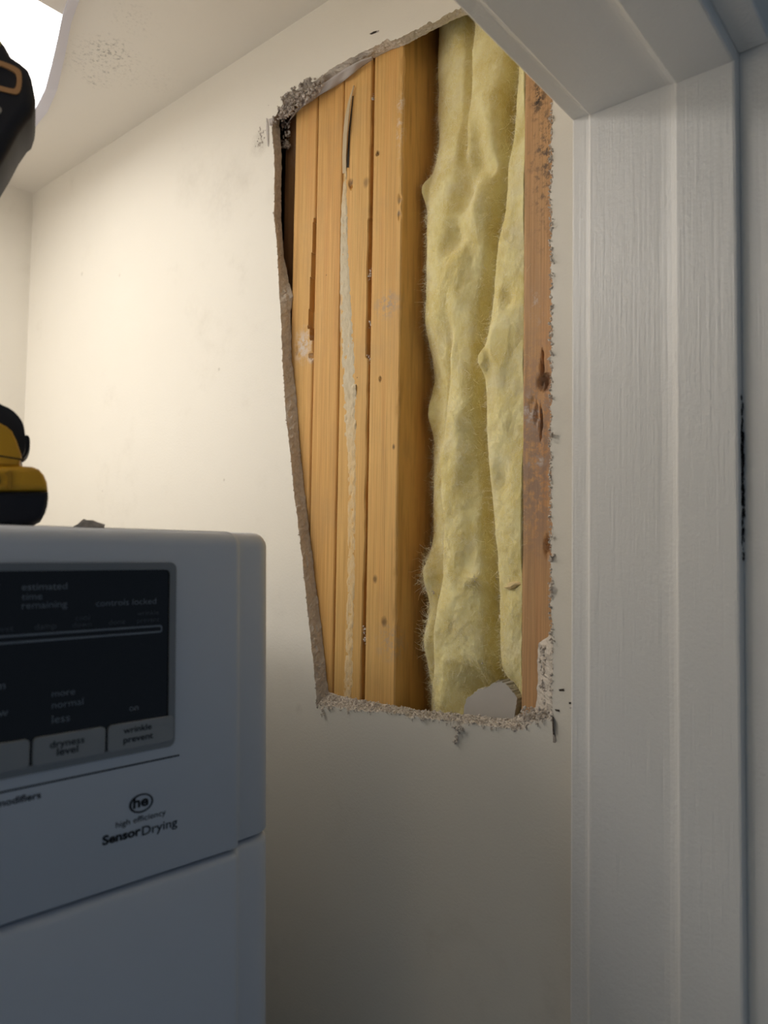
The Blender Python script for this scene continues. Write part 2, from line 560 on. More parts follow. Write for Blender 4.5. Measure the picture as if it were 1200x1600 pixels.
# ---- door frame: jamb, head and casing ----------------------------
# profile (Y, proud) from the closet side to the hallway side
yb = Y1057
prof = [(Y895 + 0.002, -0.006), (Y895 + 0.0004, 0.0), (Y895 - 0.0008, 0.0009)]
prof += [(Y925 + 0.0040, 0.0010), (Y925 + 0.0020, 0.0014), (Y925 + 0.0006, 0.0030), (Y925 - 0.0004, 0.0036), (Y925 - 0.0014, 0.0036)]
prof += [(yb + 0.0110, 0.0036), (yb + 0.0070, 0.0040), (yb + 0.0040, 0.0047), (yb + 0.0016, 0.0058), (yb + 0.0004, 0.0068), (yb - 0.0004, 0.0071), (yb - 0.0014, 0.0071)]
prof += [(Y1155 + 0.002, 0.0071), (Y1155 + 0.0007, 0.0066), (Y1155, 0.0050), (Y1155 - 0.0001, -0.012)]
XLJ = -0.52
jv, hv, lv = [], [], []
for (y, p) in prof:
    jv += [(XJ - p, y, 0.0), (XJ - p, y, ZH - p)]
    hv += [(XJ - p, y, ZH - p), (XLJ + p, y, ZH - p)]
    lv += [(XLJ + p, y, ZH - p), (XLJ + p, y, 0.0)]
np_ = len(prof)
def jamb(name, pv, label, back):
    n = len(pv)
    ff = [(2 * i, 2 * i + 2, 2 * i + 3, 2 * i + 1) for i in range(np_ - 1)]
    pv = list(pv)
    # closing faces behind the profile
    pv += back
    ff += [(0, 1, n + 1, n), (n - 2, n, n + 1, n - 1)]
    o = mesh(name, pv, ff, trim)
    o.data.polygons.foreach_set('use_smooth', [False] * len(ff))
    return struct(o, label)
ymid = (Y895 + Y1155) / 2
jamb('trim_1', jv, 'white painted door jamb beside the cut wall', [(XJ + 0.019, ymid, 0), (XJ + 0.019, ymid, ZH + 0.019)])
jamb('trim_2', hv, 'white painted head jamb above the closet opening', [(XJ + 0.019, ymid, ZH + 0.019), (XLJ - 0.019, ymid, ZH + 0.019)])
jamb('trim_3', lv, 'white painted left door jamb', [(XLJ - 0.019, ymid, ZH + 0.019), (XLJ - 0.019, ymid, 0)])
RV = 0.0005                                     # reveal between jamb edge and casing
CF, CB = Y1155 - 0.019, Y1155 + 0.0005
struct(box('trim_4', (XJ + RV, CF, 0), (XJ + RV + 0.064, CB, ZH + RV + 0.064), trim, bevel=0.0015), 'white casing board standing on the hallway side of the jamb')
struct(box('trim_5', (XLJ - RV - 0.064, CF, ZH + RV), (XJ + RV - 0.0005, CB, ZH + RV + 0.064), trim, bevel=0.0015), 'white casing board across the head of the opening')
struct(box('trim_6', (XLJ - RV - 0.064, CF, 0), (XLJ - RV, CB, ZH + RV - 0.0005), trim, bevel=0.0015), 'white casing board left of the opening')
struct(box('wall_front', (XLJ - 0.02, Y1155 + 0.001, ZH + 0.02), (XW + 0.10, Y895 - 0.001, ZC + 0.3), paint), 'hallway wall above the closet opening')
struct(box('wall_hall', (XJ + 0.02, Y1155 + 0.001, 0), (1.5, Y895 - 0.013, ZC + 0.3), paint), 'hallway wall beside the closet opening')
struct(box('wall_hall_left', (-1.6, Y1155 + 0.001, 0), (XLJ - 0.02, Y895 - 0.001, ZC + 0.3), paint), 'hallway wall left of the closet opening')
struct(box('ceiling_hall', (-1.6, -1.6, ZC + 0.14), (1.5, Y1155 + 0.001, ZC + 0.2), ceil_paint), 'hallway ceiling')
# grime caught in the joint of jamb and casing
vs, fs = [], []
for k in range(120):
    t = random.random()
    z = hit(1168, random.choice([random.gauss(780, 35), random.gauss(690, 25), random.uniform(640, 880)]), 1, Y1155).z
    blob(vs, fs, (XJ + RV - random.uniform(0, 0.0035), Y1155 - random.uniform(0, 0.001), z), random.uniform(0.0006, 0.0022), (0.7, 0.3, 1.6))
gm = mesh('joint_grime', vs, fs, plain('black_grime', (0.012, 0.011, 0.011, 1), 0.9, 0.1), bpy.data.objects['trim_4'])
gm['kind'] = 'stuff'

# ================================================================== STUDS
Z0, Z1 = hit(620, 1180, 0, XS).z, ZC - 0.002
pine = (0.70, 0.36, 0.105, 1)
pine_d = (0.50, 0.235, 0.06, 1)


def stud(label, pxl, pxr, mat, dents=(), edge=None, setback=0.0, width=None, yref=500, rough=0.00018):
    ya, yb_ = hit(pxr, yref, 0, XS).y, hit(pxl, yref, 0, XS).y        # ya: near (right) edge, yb_: far (left) edge
    if width and pxr < 700:
        yb_ = ya + width
    elif width:
        ya = yb_ - width
    nu = max(12, int((yb_ - ya) / 0.0011))
    zr = np.concatenate([[0.0], np.arange(Z0, ZC - 0.02, 0.0021), [Z1]])
    nv = len(zr)
    u = np.linspace(0, 1, nu)
    Yg, Zg = np.meshgrid(ya + u * (yb_ - ya), zr)
    Xg = np.full_like(Yg, XS + setback) + fbm(Yg * 90, Zg * 12, ya * 31, 3) * rough
    e = np.minimum(Yg - ya, yb_ - Yg)
    Xg = Xg + 0.0012 * np.clip(1 - e / 0.0016, 0, 1) ** 2            # eased arrises
    if edge is not None:
        Yg, Xg = edge(Yg, Zg, Xg, ya, yb_)
    for (sx, sy, ry, rz, dep) in dents:
        p = hit(sx, sy, 0, XS)
        d = ((Yg - p.y) / ry) ** 2 + ((Zg - p.z) / rz) ** 2
        Xg = Xg + dep * np.exp(-d ** 2) * (1 + 0.5 * fbm(Yg * 500, Zg * 300, 2.0, 2))
    base = len(zr) * nu
    vv = list(zip(Xg.ravel(), Yg.ravel(), Zg.ravel()))
    ff = grid_faces(nu, nv, flip=False)
    xb = XS + 0.0885
    for j in range(nv):                                              # near side and far side walls
        vv.append((xb, Yg[j, 0], zr[j]))
        vv.append((xb, Yg[j, -1], zr[j]))
    for j in range(nv - 1):
        a, b = j * nu, (j + 1) * nu
        c1, d1 = base + 2 * j, base + 2 * (j + 1)
        ff.append((a, b, d1, c1))
        a, b = j * nu + nu - 1, (j + 1) * nu + nu - 1
        ff.append((a, c1 + 1, d1 + 1, b))
        ff.append((c1, d1, d1 + 1, c1 + 1))
    ff.append(tuple(range(0, nu)) + (base + 1, base))
    t0 = (nv - 1) * nu
    ff.append(tuple(range(t0, t0 + nu)) + (base + 2 * nv - 1, base + 2 * nv - 2))
    o = mesh('wall_stud', vv, ff, mat)
    return tag(o, label, 'stud', 'studs inside the opened wall')


def S(px, py):
    return hit(px, py, 0, XS)


BR = (0.10, 0.05, 0.02, 1)
GY = (0.30, 0.24, 0.19, 1)
wB = wood('pine_b', (0.74, 0.45, 0.155, 1), (0.60, 0.33, 0.10, 1), [(S(458, 262), 0.0025, (1, 1, 0.8), BR, 0.95)], 1.3,
          [(S(474, 540), 0.016, (1, 1, 0.7), (0.62, 0.55, 0.48, 1), 0.9, 0.42), (S(486, 560), 0.006, (1, 1, 1), (0.62, 0.55, 0.48, 1), 0.9, 0.42)])
wC = wood('pine_c', (0.75, 0.44, 0.15, 1), (0.62, 0.335, 0.10, 1), [(S(510, 430), 0.001, (1, 1, 1), BR, 0.7)], 4.1)
wD = wood('pine_d', (0.77, 0.48, 0.17, 1), (0.63, 0.35, 0.105, 1), [(S(548, 286), 0.004, (1, 1, 0.8), (0.12, 0.07, 0.05, 1), 0.95), (S(572, 285), 0.004, (1, 1, 0.6), BR, 0.5), (S(558, 590), 0.001, (1, 1, 1), BR, 0.7)], 7.7)
wE = wood('pine_e', (0.78, 0.48, 0.165, 1), (0.65, 0.36, 0.11, 1), [(S(590, 240), 0.003, (1, 1, 1), BR, 0.95), (S(624, 312), 0.0028, (1, 1, .6), GY, 0.6), (S(623, 333), 0.0025, (1, 1, .6), GY, 0.7), (S(594, 592), 0.002, (1, 1, .6), BR, 0.9),
          (S(600, 972), 0.004, (1, 1, 0.7), BR, 0.7), (S(586, 905), 0.003, (1, 1, 0.6), BR, 0.7), (S(615, 698), 0.002, (1, 1, .6), BR, 0.8)], 11.2,
          [(S(606, 475), 0.02, (1, 1, 1.2), (0.40, 0.31, 0.23, 1), 0.8, 0.42), (S(610, 1005), 0.022, (1, 1, 1.0), (0.42, 0.33, 0.24, 1), 0.6, 0.45),
           (S(624, 205), 0.012, (1, 2.5, 0.35), (0.72, 0.58, 0.44, 1), 0.8, 0.5), (S(626, 160), 0.006, (1, 1, 0.5), (0.72, 0.58, 0.44, 1), 0.8, 0.5)])
wF = wood('pine_f', (0.64, 0.38, 0.18, 1), (0.52, 0.29, 0.13, 1), [(S(850, 595), 0.0075, (1, 1, 0.85), (0.035, 0.022, 0.018, 1), 0.96)], 15.9,
          [(S(840, 152), 0.016, (1, 1.6, 0.7), (0.03, 0.025, 0.022, 1), 0.95, 0.42), (S(856, 225), 0.04, (1, 2.6, 0.8), (0.10, 0.075, 0.06, 1), 0.85, 0.47), (S(850, 290), 0.05, (1, 2.6, 0.8), (0.13, 0.09, 0.07, 1), 0.6, 0.5),
           (S(838, 680), 0.06, (1, 1.8, 0.6), (0.36, 0.23, 0.16, 1), 0.9, 0.42), (S(836, 740), 0.05, (1, 1.6, 0.6), (0.34, 0.22, 0.15, 1), 0.85, 0.42), (S(834, 640), 0.014, (1, 1, 0.8), (0.62, 0.53, 0.47, 1), 0.9, 0.5), (S(838, 722), 0.006, (1, .6, 1), (0.62, 0.53, 0.47, 1), 0.95, 0.47), (S(838, 480), 0.012, (1, 1.4, .6), (0.6, 0.5, 0.44, 1), 0.8, 0.53)])
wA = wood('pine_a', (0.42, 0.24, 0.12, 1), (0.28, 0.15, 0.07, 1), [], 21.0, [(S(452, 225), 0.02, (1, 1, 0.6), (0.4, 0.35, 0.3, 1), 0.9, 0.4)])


def edge_B(Y, Z, X, ya, yb_):
    z1, z2 = S(486, 345).z, S(486, 512).z
    zc = np.clip((z1 - Z) / (z1 - z2), 0, 1)
    inside = (Z < z1) & (Z > z2)
    wdt = 0.0015 + 0.0055 * zc + fbm(Z * 60, 3.0, 0.0, 3) * 0.0006
    X = np.where(inside & (Y - ya < wdt), X + 0.006, X)
    z3, z4 = z2, S(486, 530).z
    X = np.where((Z <= z3) & (Z > z4) & (Y - ya < 0.004), X + 0.012, X)
    return Y, X


def edge_D(Y, Z, X, ya, yb_):
    w = np.clip(1 - (Y - ya) / 0.012, 0, 1)
    za, zb = S(577, 340).z, S(577, 560).z
    bite = 0.0028 * ((Z < za) & (Z > zb)) + 0.0012 * (Z >= za) + 0.0022 * np.clip((S(570, 840).z - Z) / 0.1, 0, 1)
    Y = Y + w * (bite + fbm(Z * 45, 1.0, 5.0, 3) * 0.0007)
    return Y, X


def edge_E(Y, Z, X, ya, yb_):
    w = np.clip(1 - (Y - ya) / 0.004, 0, 1)
    X = X + w * np.clip(fbm(Z * 55, 2.0, 9.0, 4, 0.6) - 0.15, 0, 1) * 0.0016
    return Y, X


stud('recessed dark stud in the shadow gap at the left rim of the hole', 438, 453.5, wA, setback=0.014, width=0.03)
stud('leftmost orange pine stud of the tight row, chipped along its right edge', 455, 489.2, wB, edge=edge_B, dents=[(486, 556, 0.003, 0.003, 0.004), (464, 548, 0.002, 0.004, 0.0015)])
stud('smooth orange pine stud second in the row, between chipped stud and glue-streaked stud', 490.3, 529.8, wC, edge=None)
studD = stud('orange pine stud with a grey glue streak and a lifted pale splinter', 531.2, 575.8, wD, edge=edge_D, dents=[(547, 286, 0.002, 0.004, 0.002), (548, 292, 0.0015, 0.002, 0.003)])
stud('broad pine stud right of the narrow black gap, its shadowed side facing the insulation', 578.5, 625.0, wE, edge=edge_E, dents=[(590, 240, 0.0015, 0.0015, 0.003), (624, 310, 0.0018, 0.005, 0.0012), (624, 337, 0.0015, 0.005, 0.0012), (594, 592, 0.0012, 0.002, 0.0015)])
stud('reddish weathered stud right of the insulation with a black knot hole', 817.5, 862, wF, width=0.038, rough=0.0003,
     dents=[(850, 597, 0.0052, 0.0062, 0.006), (846.5, 573, 0.0016, 0.006, 0.006), (847.5, 556, 0.001, 0.005, 0.005), (845, 660, 0.0011, 0.012, 0.0045), (833, 632, 0.004, 0.006, 0.0012), (838, 648, 0.002, 0.008, 0.0025), (856, 855, 0.003, 0.008, 0.004)])

# glue streak: a raised ragged band of dried texture mud on the fourth stud
glue = Mat('dried_glue', 0.8, 0.25)
_gn = glue.noise(1.0, glue.mapping((300, 300, 110)), detail=5, rough=0.7)
_sp = glue.spot(S(545, 470), 0.08, 0.17, (1, 1, 1), wob=0.02)
_hard = glue.mix(glue.remap(_gn, 0.3, 0.7), (0.58, 0.48, 0.32, 1), (0.70, 0.61, 0.45, 1))
_soft = glue.mix(glue.remap(_gn, 0.3, 0.75), (0.74, 0.48, 0.20, 1), (0.76, 0.60, 0.37, 1))
glue.color(glue.mix(_sp, _soft, _hard))
glue.bump(glue.noise(620, detail=5, rough=0.75), 0.6, 0.001)
L_ = resample([(538, 268), (534, 310), (532, 345), (531, 430), (531, 500), (532, 560), (535, 610), (539, 680), (541, 730), (542, 800), (541, 900), (538, 1000), (534, 1095)], 300)
R_ = resample([(542, 268), (543, 310), (544, 345), (546, 420), (552, 500), (556, 560), (557, 610), (557, 680), (558, 730), (557, 800), (556, 900), (553, 1000), (552, 1095)], 300)
gv = []
nug = 16
for j in range(300):
    for i in range(nug):
        t = i / (nug - 1)
        q = L_[j] * (1 - t) + R_[j] * t
        p = S(q[0], q[1])
        edge_n = float(vnoise(p.z * 260, 4.0 if t < .5 else 8.0, 0.5)) * 0.0008
        h = 0.0007 * min(1.0, 4 * t, 4 * (1 - t))
        h += 0.0004 * float(fbm(p.y * 420, p.z * 240, 3.0, 3, 0.6)) * min(1, 4 * t, 4 * (1 - t))
        if t > 0.55 and t < 0.9:
            h += 0.0007 * max(0, float(vnoise(p.y * 300, p.z * 230, 11.0)))
        if 600 < q[1] < 690:
            h += 0.0016 * max(0, float(fbm(p.y * 300, p.z * 180, 23.0, 3)))
        gv.append((XS + 0.0004 - h, p.y + edge_n, p.z))
mesh('glue_streak', gv, grid_faces(nug, 300), glue, studD, smooth=True)['label'] = 'grey cracked streak of dried glue'
# lifted splinter
spl = plain('pale_splinter', (0.60, 0.47, 0.30, 1), 0.7, 0.2)
cl = [(555, 135, 5), (550, 160, 9), (546, 190, 11), (543, 215, 9), (540, 245, 5), (538.5, 271, 0.5)]
sv = []
ns = 30
cpx = np.array(cl, float)
for j in range(ns):
    t = j / (ns - 1) * (len(cl) - 1)
    x = np.interp(t, range(len(cl)), cpx[:, 0])
    y = np.interp(t, range(len(cl)), cpx[:, 1])
    lift = np.interp(t, range(len(cl)), cpx[:, 2]) * 0.0004
    w = 0.4 + 2.4 * min(1.0, j / 12)
    for (ox, dx) in ((-w, lift), (w, lift * 0.9), (w, lift * 0.9 - 0.0008), (-w, lift - 0.0008)):
        p = S(x + ox, y)
        sv.append((XS - 0.0003 - dx, p.y, p.z))
ff = grid_faces(4, ns, closed=True) + [(0, 1, 2, 3), tuple(range(4 * ns - 4, 4 * ns))]
mesh('splinter', sv, ff, spl, studD)['label'] = 'long pale splinter lifting off the face'
# flat dark strip: shade of the gap beside the splinter put into its colour
gvv = [S(x, y) - Vector((0.00035, 0, 0)) for x, y in ((551, 150), (545, 205), (542, 262), (545.5, 262), (547.5, 205), (552.5, 150))]
mesh('splinter_gap_shade', gvv, [(0, 1, 4, 5), (1, 2, 3, 4)], darkm, studD)

# nail heads and fluff caught in the narrow gap
vs, fs = [], []
for (sx, sy) in ((577, 425), (575, 432), (579, 150), (579, 154), (577, 505), (574, 560), (568, 985), (570, 1000)):
    p = S(sx, sy)
    for q in range(10):
        blob(vs, fs, (p.x + 0.002 + random.gauss(0, .001), p.y + random.gauss(0, .0012), p.z + random.gauss(0, .002)), random.uniform(0.0005, 0.0014))
mesh('gap_debris', vs, fs, crumbm, studD)['kind'] = 'stuff'

# ================================================================== INSULATION
ins = Mat('yellow_fiberglass', 0.95, 0.08)
_f1 = ins.noise(38, detail=6, rough=0.65)
_f2 = ins.noise(1.0, ins.mapping((300, 300, 110)), detail=5, rough=0.75, dist=2.0)
c = ins.mix(ins.remap(_f1, 0.32, 0.70), (0.70, 0.56, 0.19, 1), (0.88, 0.80, 0.43, 1))
c = ins.mix(ins.math('MULTIPLY', ins.remap(ins.noise(22, detail=5, rough=0.7), 0.52, 0.72), 0.55), c, (0.80, 0.74, 0.56, 1))
c = ins.mix(ins.math('MULTIPLY', ins.remap(_f2, 0.42, 0.8), 0.4), c, (0.90, 0.85, 0.60, 1))
for (sx, sy, r, a) in ((745, 255, 0.022, 0.6), (712, 360, 0.018, 0.5), (760, 240, 0.02, 0.5), (723, 300, 0.012, 0.4)):  # pressed-in hollows coloured browner, their shade put into the colour
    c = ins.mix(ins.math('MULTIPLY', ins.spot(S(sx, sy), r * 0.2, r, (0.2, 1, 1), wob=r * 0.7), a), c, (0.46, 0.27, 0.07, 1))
for (sx, sy, r) in ((770, 158, .0012), (709, 265, .001), (690, 210, .0012), (682, 222, .001), (718, 298, .0015), (768, 250, .0013), (711, 938, .0018), (698, 965, .0012), (710, 945, .001)):
    c = ins.mix(ins.spot(S(sx, sy), r * 0.5, r, (0.1, 1, 1), wob=r), c, (0.06, 0.05, 0.03, 1))
ins.color(c)
ins.b.inputs['Subsurface Weight'].default_value = 0.1
ins.b.inputs['Subsurface Radius'].default_value = (0.006, 0.005, 0.002)
ins.b.inputs['Subsurface Scale'].default_value = 1.0
ins.bump(ins.math('ADD', ins.noise(1.0, ins.mapping((600, 600, 260)), detail=6, rough=0.75, dist=1.5), ins.noise(160, detail=5, rough=0.7)), 0.30, 0.0014)

YE = hit(625, 500, 0, XS).y                     # near side of the broad stud
YF = hit(817.5, 500, 0, XS).y                   # far side of the reddish stud
ZI0, ZI1 = hit(740, 1180, 0, XS).z, ZC - 0.01


def curve_Y(pts, dx=0.014):
    q = [hit(x, y, 0, XS + dx) for x, y in pts]
    q.sort(key=lambda p: p.z)
    return np.array([p.z for p in q]), np.array([p.y for p in q])


cr_r = curve_Y([(806, 80), (804, 115), (796, 220), (785, 270), (780, 330), (768, 400), (760, 450), (749, 540), (748, 600), (750, 680), (754, 740), (760, 840), (765, 900), (769, 1000), (773, 1065), (775, 1120)])
cr_l = curve_Y([(700, 480), (703, 520), (698, 560), (688, 640), (683, 700), (682, 760), (688, 815), (684, 900), (675, 950), (673, 1000), (671, 1080), (672, 1130)])
cr_t = curve_Y([(732, 20), (729, 100), (727, 150), (722, 200), (722, 260)])


def ZP(py, px=740):
    return S(px, py).z


def ins_surface(Y, Z):
    v = (Y - YE) / (YF - YE)                    # 0 at the broad stud, 1 at the reddish stud
    d = 0.009 + 0.042 * np.exp(-np.clip(v, 0, 1) / 0.10) + 0.0 * Z
    d = d - 0.008 * np.clip((v - 0.55) / 0.45, 0, 1)
    # right fold crease
    c1 = np.interp(Z, *cr_r)
    u = Y - c1
    d = d + 0.032 * np.exp(-(u / 0.0050) ** 2) + 0.008 * np.exp(-(u / 0.013) ** 2)
    # main roll stands proud left of the crease, rounding away
    fade = np.clip((ZP(470) - Z) / 0.05, 0, 1)
    c2 = np.interp(Z, *cr_l)
    u2 = Y - c2
    d = d + fade * (0.012 * np.exp(-(u2 / 0.004) ** 2) + 0.015 / (1 + np.exp(-(u2 - 0.001) / 0.0022)))
    # split at the top
    ft = np.clip((Z - ZP(255)) / 0.05, 0, 1)
    c3 = np.interp(Z, *cr_t)
    u3 = Y - c3
    d = d + ft * (0.017 * np.exp(-(u3 / 0.005) ** 2) + 0.013 / (1 + np.exp(-(u3 - 0.002) / 0.004)))
    # pressed-in hollows and ridges
    for (sx, sy, ry, rz, dep) in ((742, 245, 0.012, 0.012, 0.012), (760, 262, 0.010, 0.010, 0.008), (728, 300, 0.012, 0.017, 0.009), (712, 372, 0.010, 0.013, 0.008),
                                  (748, 212, 0.010, 0.010, 0.006), (700, 235, 0.02, 0.03, -0.003), (750, 320, 0.012, 0.02, -0.006), (765, 180, 0.016, 0.03, -0.005),
                                  (700, 420, 0.02, 0.03, -0.004), (790, 520, 0.012, 0.03, -0.004), (798, 470, 0.008, 0.01, 0.006), (760, 565, 0.006, 0.010, -0.010), (715, 650, 0.012, 0.02, -0.004),
                                  (710, 900, 0.014, 0.06, -0.003), (735, 760, 0.010, 0.05, 0.005), (790, 750, 0.008, 0.012, 0.004), (745, 905, 0.01, 0.006, -0.004),
                                  (740, 1085, 0.016, 0.02, 0.012), (785, 1090, 0.02, 0.018, 0.016), (695, 1085, 0.012, 0.02, -0.003), (655, 900, .01, .02, -0.012), (657, 1010, .01, .03, -.010), (650, 640, .006, .02, -.008), (652, 290, .004, .014, -.010)):
        p = hit(sx, sy, 0, XS + 0.012)
        d = d + 1.45 * dep * np.exp(-((Y - p.y) / ry) ** 2 - ((Z - p.z) / rz) ** 2)
    # slanted fold lines
    d = d + 0.0036 * fbm(Y * 40, Z * 22, 1.7, 2) + 0.0009 * fbm(Y * 110 + Z * 30, Z * 60, 4.4, 2, 0.5) + 0.0003 * fbm(Y * 420, Z * 330, 9.1, 3, 0.65)
    return np.clip(d, -0.0005, 0.08)


nu, nv = 130, 640
Yg, Zg = np.meshgrid(np.linspace(YF + 0.0006, YE - 0.0006, nu), np.linspace(ZI0, ZI1, nv))
Xg = XS + ins_surface(Yg, Zg)
c1g = np.interp(Zg, *cr_r)
batt = empty('insulation_batt', ((XS + 0.03), (YE + YF) / 2, ZI0))
tag(batt, 'pale yellow fiberglass insulation stuffed in the bay between the studs', 'insulation')
def ins_part(name, cols, lab):
    y, z, x = Yg[:, cols], Zg[:, cols], Xg[:, cols]
    n = y.shape[1]
    vv = list(zip((x - batt.location.x).ravel(), (y - batt.location.y).ravel(), (z - batt.location.z).ravel()))
    ff = grid_faces(n, nv)
    b = len(vv)
    for j in range(nv):                                   # back of the batt
        vv += [(XS + 0.0884 - batt.location.x, y[j, 0] - batt.location.y, z[j, 0] - batt.location.z), (XS + 0.0884 - batt.location.x, y[j, -1] - batt.location.y, z[j, -1] - batt.location.z)]
    for j in range(nv - 1):
        ff.append((j * n, (j + 1) * n, b + 2 * j + 2, b + 2 * j))
        ff.append((j * n + n - 1, b + 2 * j + 1, b + 2 * j + 3, (j + 1) * n + n - 1))
        ff.append((b + 2 * j, b + 2 * j + 2, b + 2 * j + 3, b + 2 * j + 1))
    o = mesh(name, vv, ff, ins, batt, smooth=True)
    return o
# the roll right of the crease and the main roll are separate folds: the columns follow the crease
fr_cols = np.linspace(0, 1, nu)
def fold_grid(side):
    z = np.linspace(ZI0, ZI1, nv)
    cz = np.interp(z, *cr_r)
    n = 60 if side == 'right' else 96
    t = np.linspace(0, 1, n)
    if side == 'right':
        a, b_ = np.full(nv, YF + 0.0006), cz
    else:
        a, b_ = cz, np.full(nv, YE - 0.0006)
    Y = a[:, None] * (1 - t) + b_[:, None] * t
    return Y, np.repeat(z[:, None], n, 1)
for side in ('left', 'right'):
    Yg, Zg = fold_grid(side)
    Xg = XS + ins_surface(Yg, Zg)
    ins_part('fold', list(range(Yg.shape[1])), side)

# loose fibres
vs, fs = [], []
def fibre(p, L, r=0.00007, curl=1.0, up=0.0):
    d = Vector((-abs(random.gauss(0.22, 0.22)), random.gauss(0, 1), random.gauss(up, 1))).normalized()
    q = Vector(p)
    side = d.cross(Vector((1, 0.3, 0.2))).normalized() * r
    b = len(vs)
    n = 6
    for k in range(n):
        w = 1.0 - 0.6 * k / (n - 1)
        vs.append(tuple(q - side * w - batt.location))
        vs.append(tuple(q + side * w - batt.location))
        d = (d + Vector((random.gauss(0.06, 0.25), random.gauss(0, 0.35), random.gauss(0, 0.35))) * curl).normalized()
        q = q + d * (L / n)
    for k in range(n - 1):
        fs.append((b + 2 * k, b + 2 * k + 1, b + 2 * k + 3, b + 2 * k + 2))
# a felt of short strands over the whole surface
NF = 52000
ry = YF + 0.0005 + (YE - YF - 0.002) * rng.random(NF)
rz = ZI0 + (ZP(10) - ZI0) * rng.random(NF)
q = np.stack([XS + ins_surface(ry, rz) + 0.0003, ry, rz], 1)
dirs = np.stack([-np.abs(rng.normal(0.12, 0.16, NF)), rng.normal(0, 1, NF), rng.normal(0, 1, NF)], 1)
dirs /= np.linalg.norm(dirs, axis=1)[:, None]
Lf = rng.uniform(0.0025, 0.010, NF) * np.where(rng.random(NF) < 0.12, 1.8, 1.0)
wd = np.stack([np.zeros(NF), -dirs[:, 2], dirs[:, 1]], 1) * np.where(rng.random(NF) < 0.15, 0.00011, 0.00006)[:, None]
rowsf = []
for k in range(5):
    rowsf += [q - wd * (1 - 0.15 * k), q + wd * (1 - 0.15 * k)]
    dirs = dirs + np.stack([rng.normal(0.02, 0.12, NF), rng.normal(0, 0.35, NF), rng.normal(0, 0.35, NF)], 1)
    dirs /= np.linalg.norm(dirs, axis=1)[:, None]
    q = q + dirs * (Lf / 5)[:, None]
fv = np.stack(rowsf, 1).reshape(-1, 3) - np.array(batt.location)
base = (np.arange(NF) * 10)[:, None]
ff_ = np.concatenate([base + np.array([2 * k, 2 * k + 1, 2 * k + 3, 2 * k + 2]) for k in range(4)], 0)
vs = [tuple(v) for v in fv.tolist()]
fs = [tuple(f) for f in ff_.tolist()]
for (sx, sy, sx2, sy2, n, L) in ((652, 860, 674, 920, 420, .014), (655, 930, 674, 1040, 380, .013), (655, 1050, 690, 1110, 260, .009), (660, 640, 674, 700, 60, .012), (656, 735, 670, 760, 50, .010),
                                 (665, 330, 690, 345, 40, .012), (715, 195, 740, 250, 140, .012), (740, 900, 762, 915, 80, .01), (725, 180, 735, 120, 60, .01), (700, 640, 735, 670, 90, .01), (660, 400, 672, 640, 120, .008), (690, 790, 712, 870, 90, 0.014), (670, 60, 690, 300, 200, .007)):
    for k in range(n):
        p = hit(random.uniform(sx, sx2), random.uniform(sy, sy2), 0, XS + 0.012)
        y_ = min(max(p.y, YF + 0.001), YE - 0.002)
        x_ = XS + float(ins_surface(np.array([y_]), np.array([p.z]))[0])
        fibre((x_, y_, p.z), random.uniform(0.6, 1.5) * L, 0.00010)
fibm = Mat('glass_fibres', 0.8, 0.2)
fibm.color(fibm.mix(fibm.remap(fibm.noise(110), 0.35, 0.65), (0.76, 0.64, 0.30, 1), (0.93, 0.89, 0.70, 1)))
fb = mesh('loose_fibres', vs, fs, fibm, batt)
fb['kind'] = 'stuff'
# specks of dust on the batt
vs, fs = [], []
for (sx, sy, s) in ((776, 350, 1.6), (774, 354, 1.4), (772, 960, 2.0), (774, 964, 1.6), (771, 955, 1.4), (768, 1022, 1.5), (745, 905, 1.0), (755, 902, 1.0), (750, 1038, 0.9), (663, 925, 1.5), (672, 930, 1.5), (682, 922, 1.4), (678, 935, 1.2), (668, 935, 1.2)):
    p = hit(sx, sy, 0, XS + 0.01)
    x_ = XS + float(ins_surface(np.array([p.y]), np.array([p.z]))[0])
    for q in range(3):
        blob(vs, fs, (x_ - 0.0008 - batt.location.x, p.y + random.gauss(0, .0008) - batt.location.y, p.z + random.gauss(0, .001) - batt.location.z), s * 0.0008)
d_ = mesh('dust_specks', vs, fs, crumbm, batt)
d_['kind'] = 'stuff'
# chip of yellow foam on the right roll
bm = bmesh.new()
bmesh.ops.create_icosphere(bm, subdivisions=2, radius=1.0)
p = hit(799, 914, 0, XS + 0.002)
x_ = XS + float(ins_surface(np.array([p.y]), np.array([p.z]))[0])
for v in bm.verts:
    n = 1 + 0.5 * float(vnoise(v.co.x * 1.7, v.co.y * 1.7, v.co.z * 1.7))
    v.co = Vector((x_ - 0.001 + v.co.x * 0.003 * n, p.y + v.co.y * 0.0075 * n, p.z + v.co.z * 0.0028 * n - 0.15 * v.co.y * 0.006))
o = bm_obj('wood_chip', bm, plain('yellowish_chip', (0.78, 0.60, 0.30, 1), 0.7))
tag(o, 'small yellowish chip lodged on the right fold of insulation', 'chip')

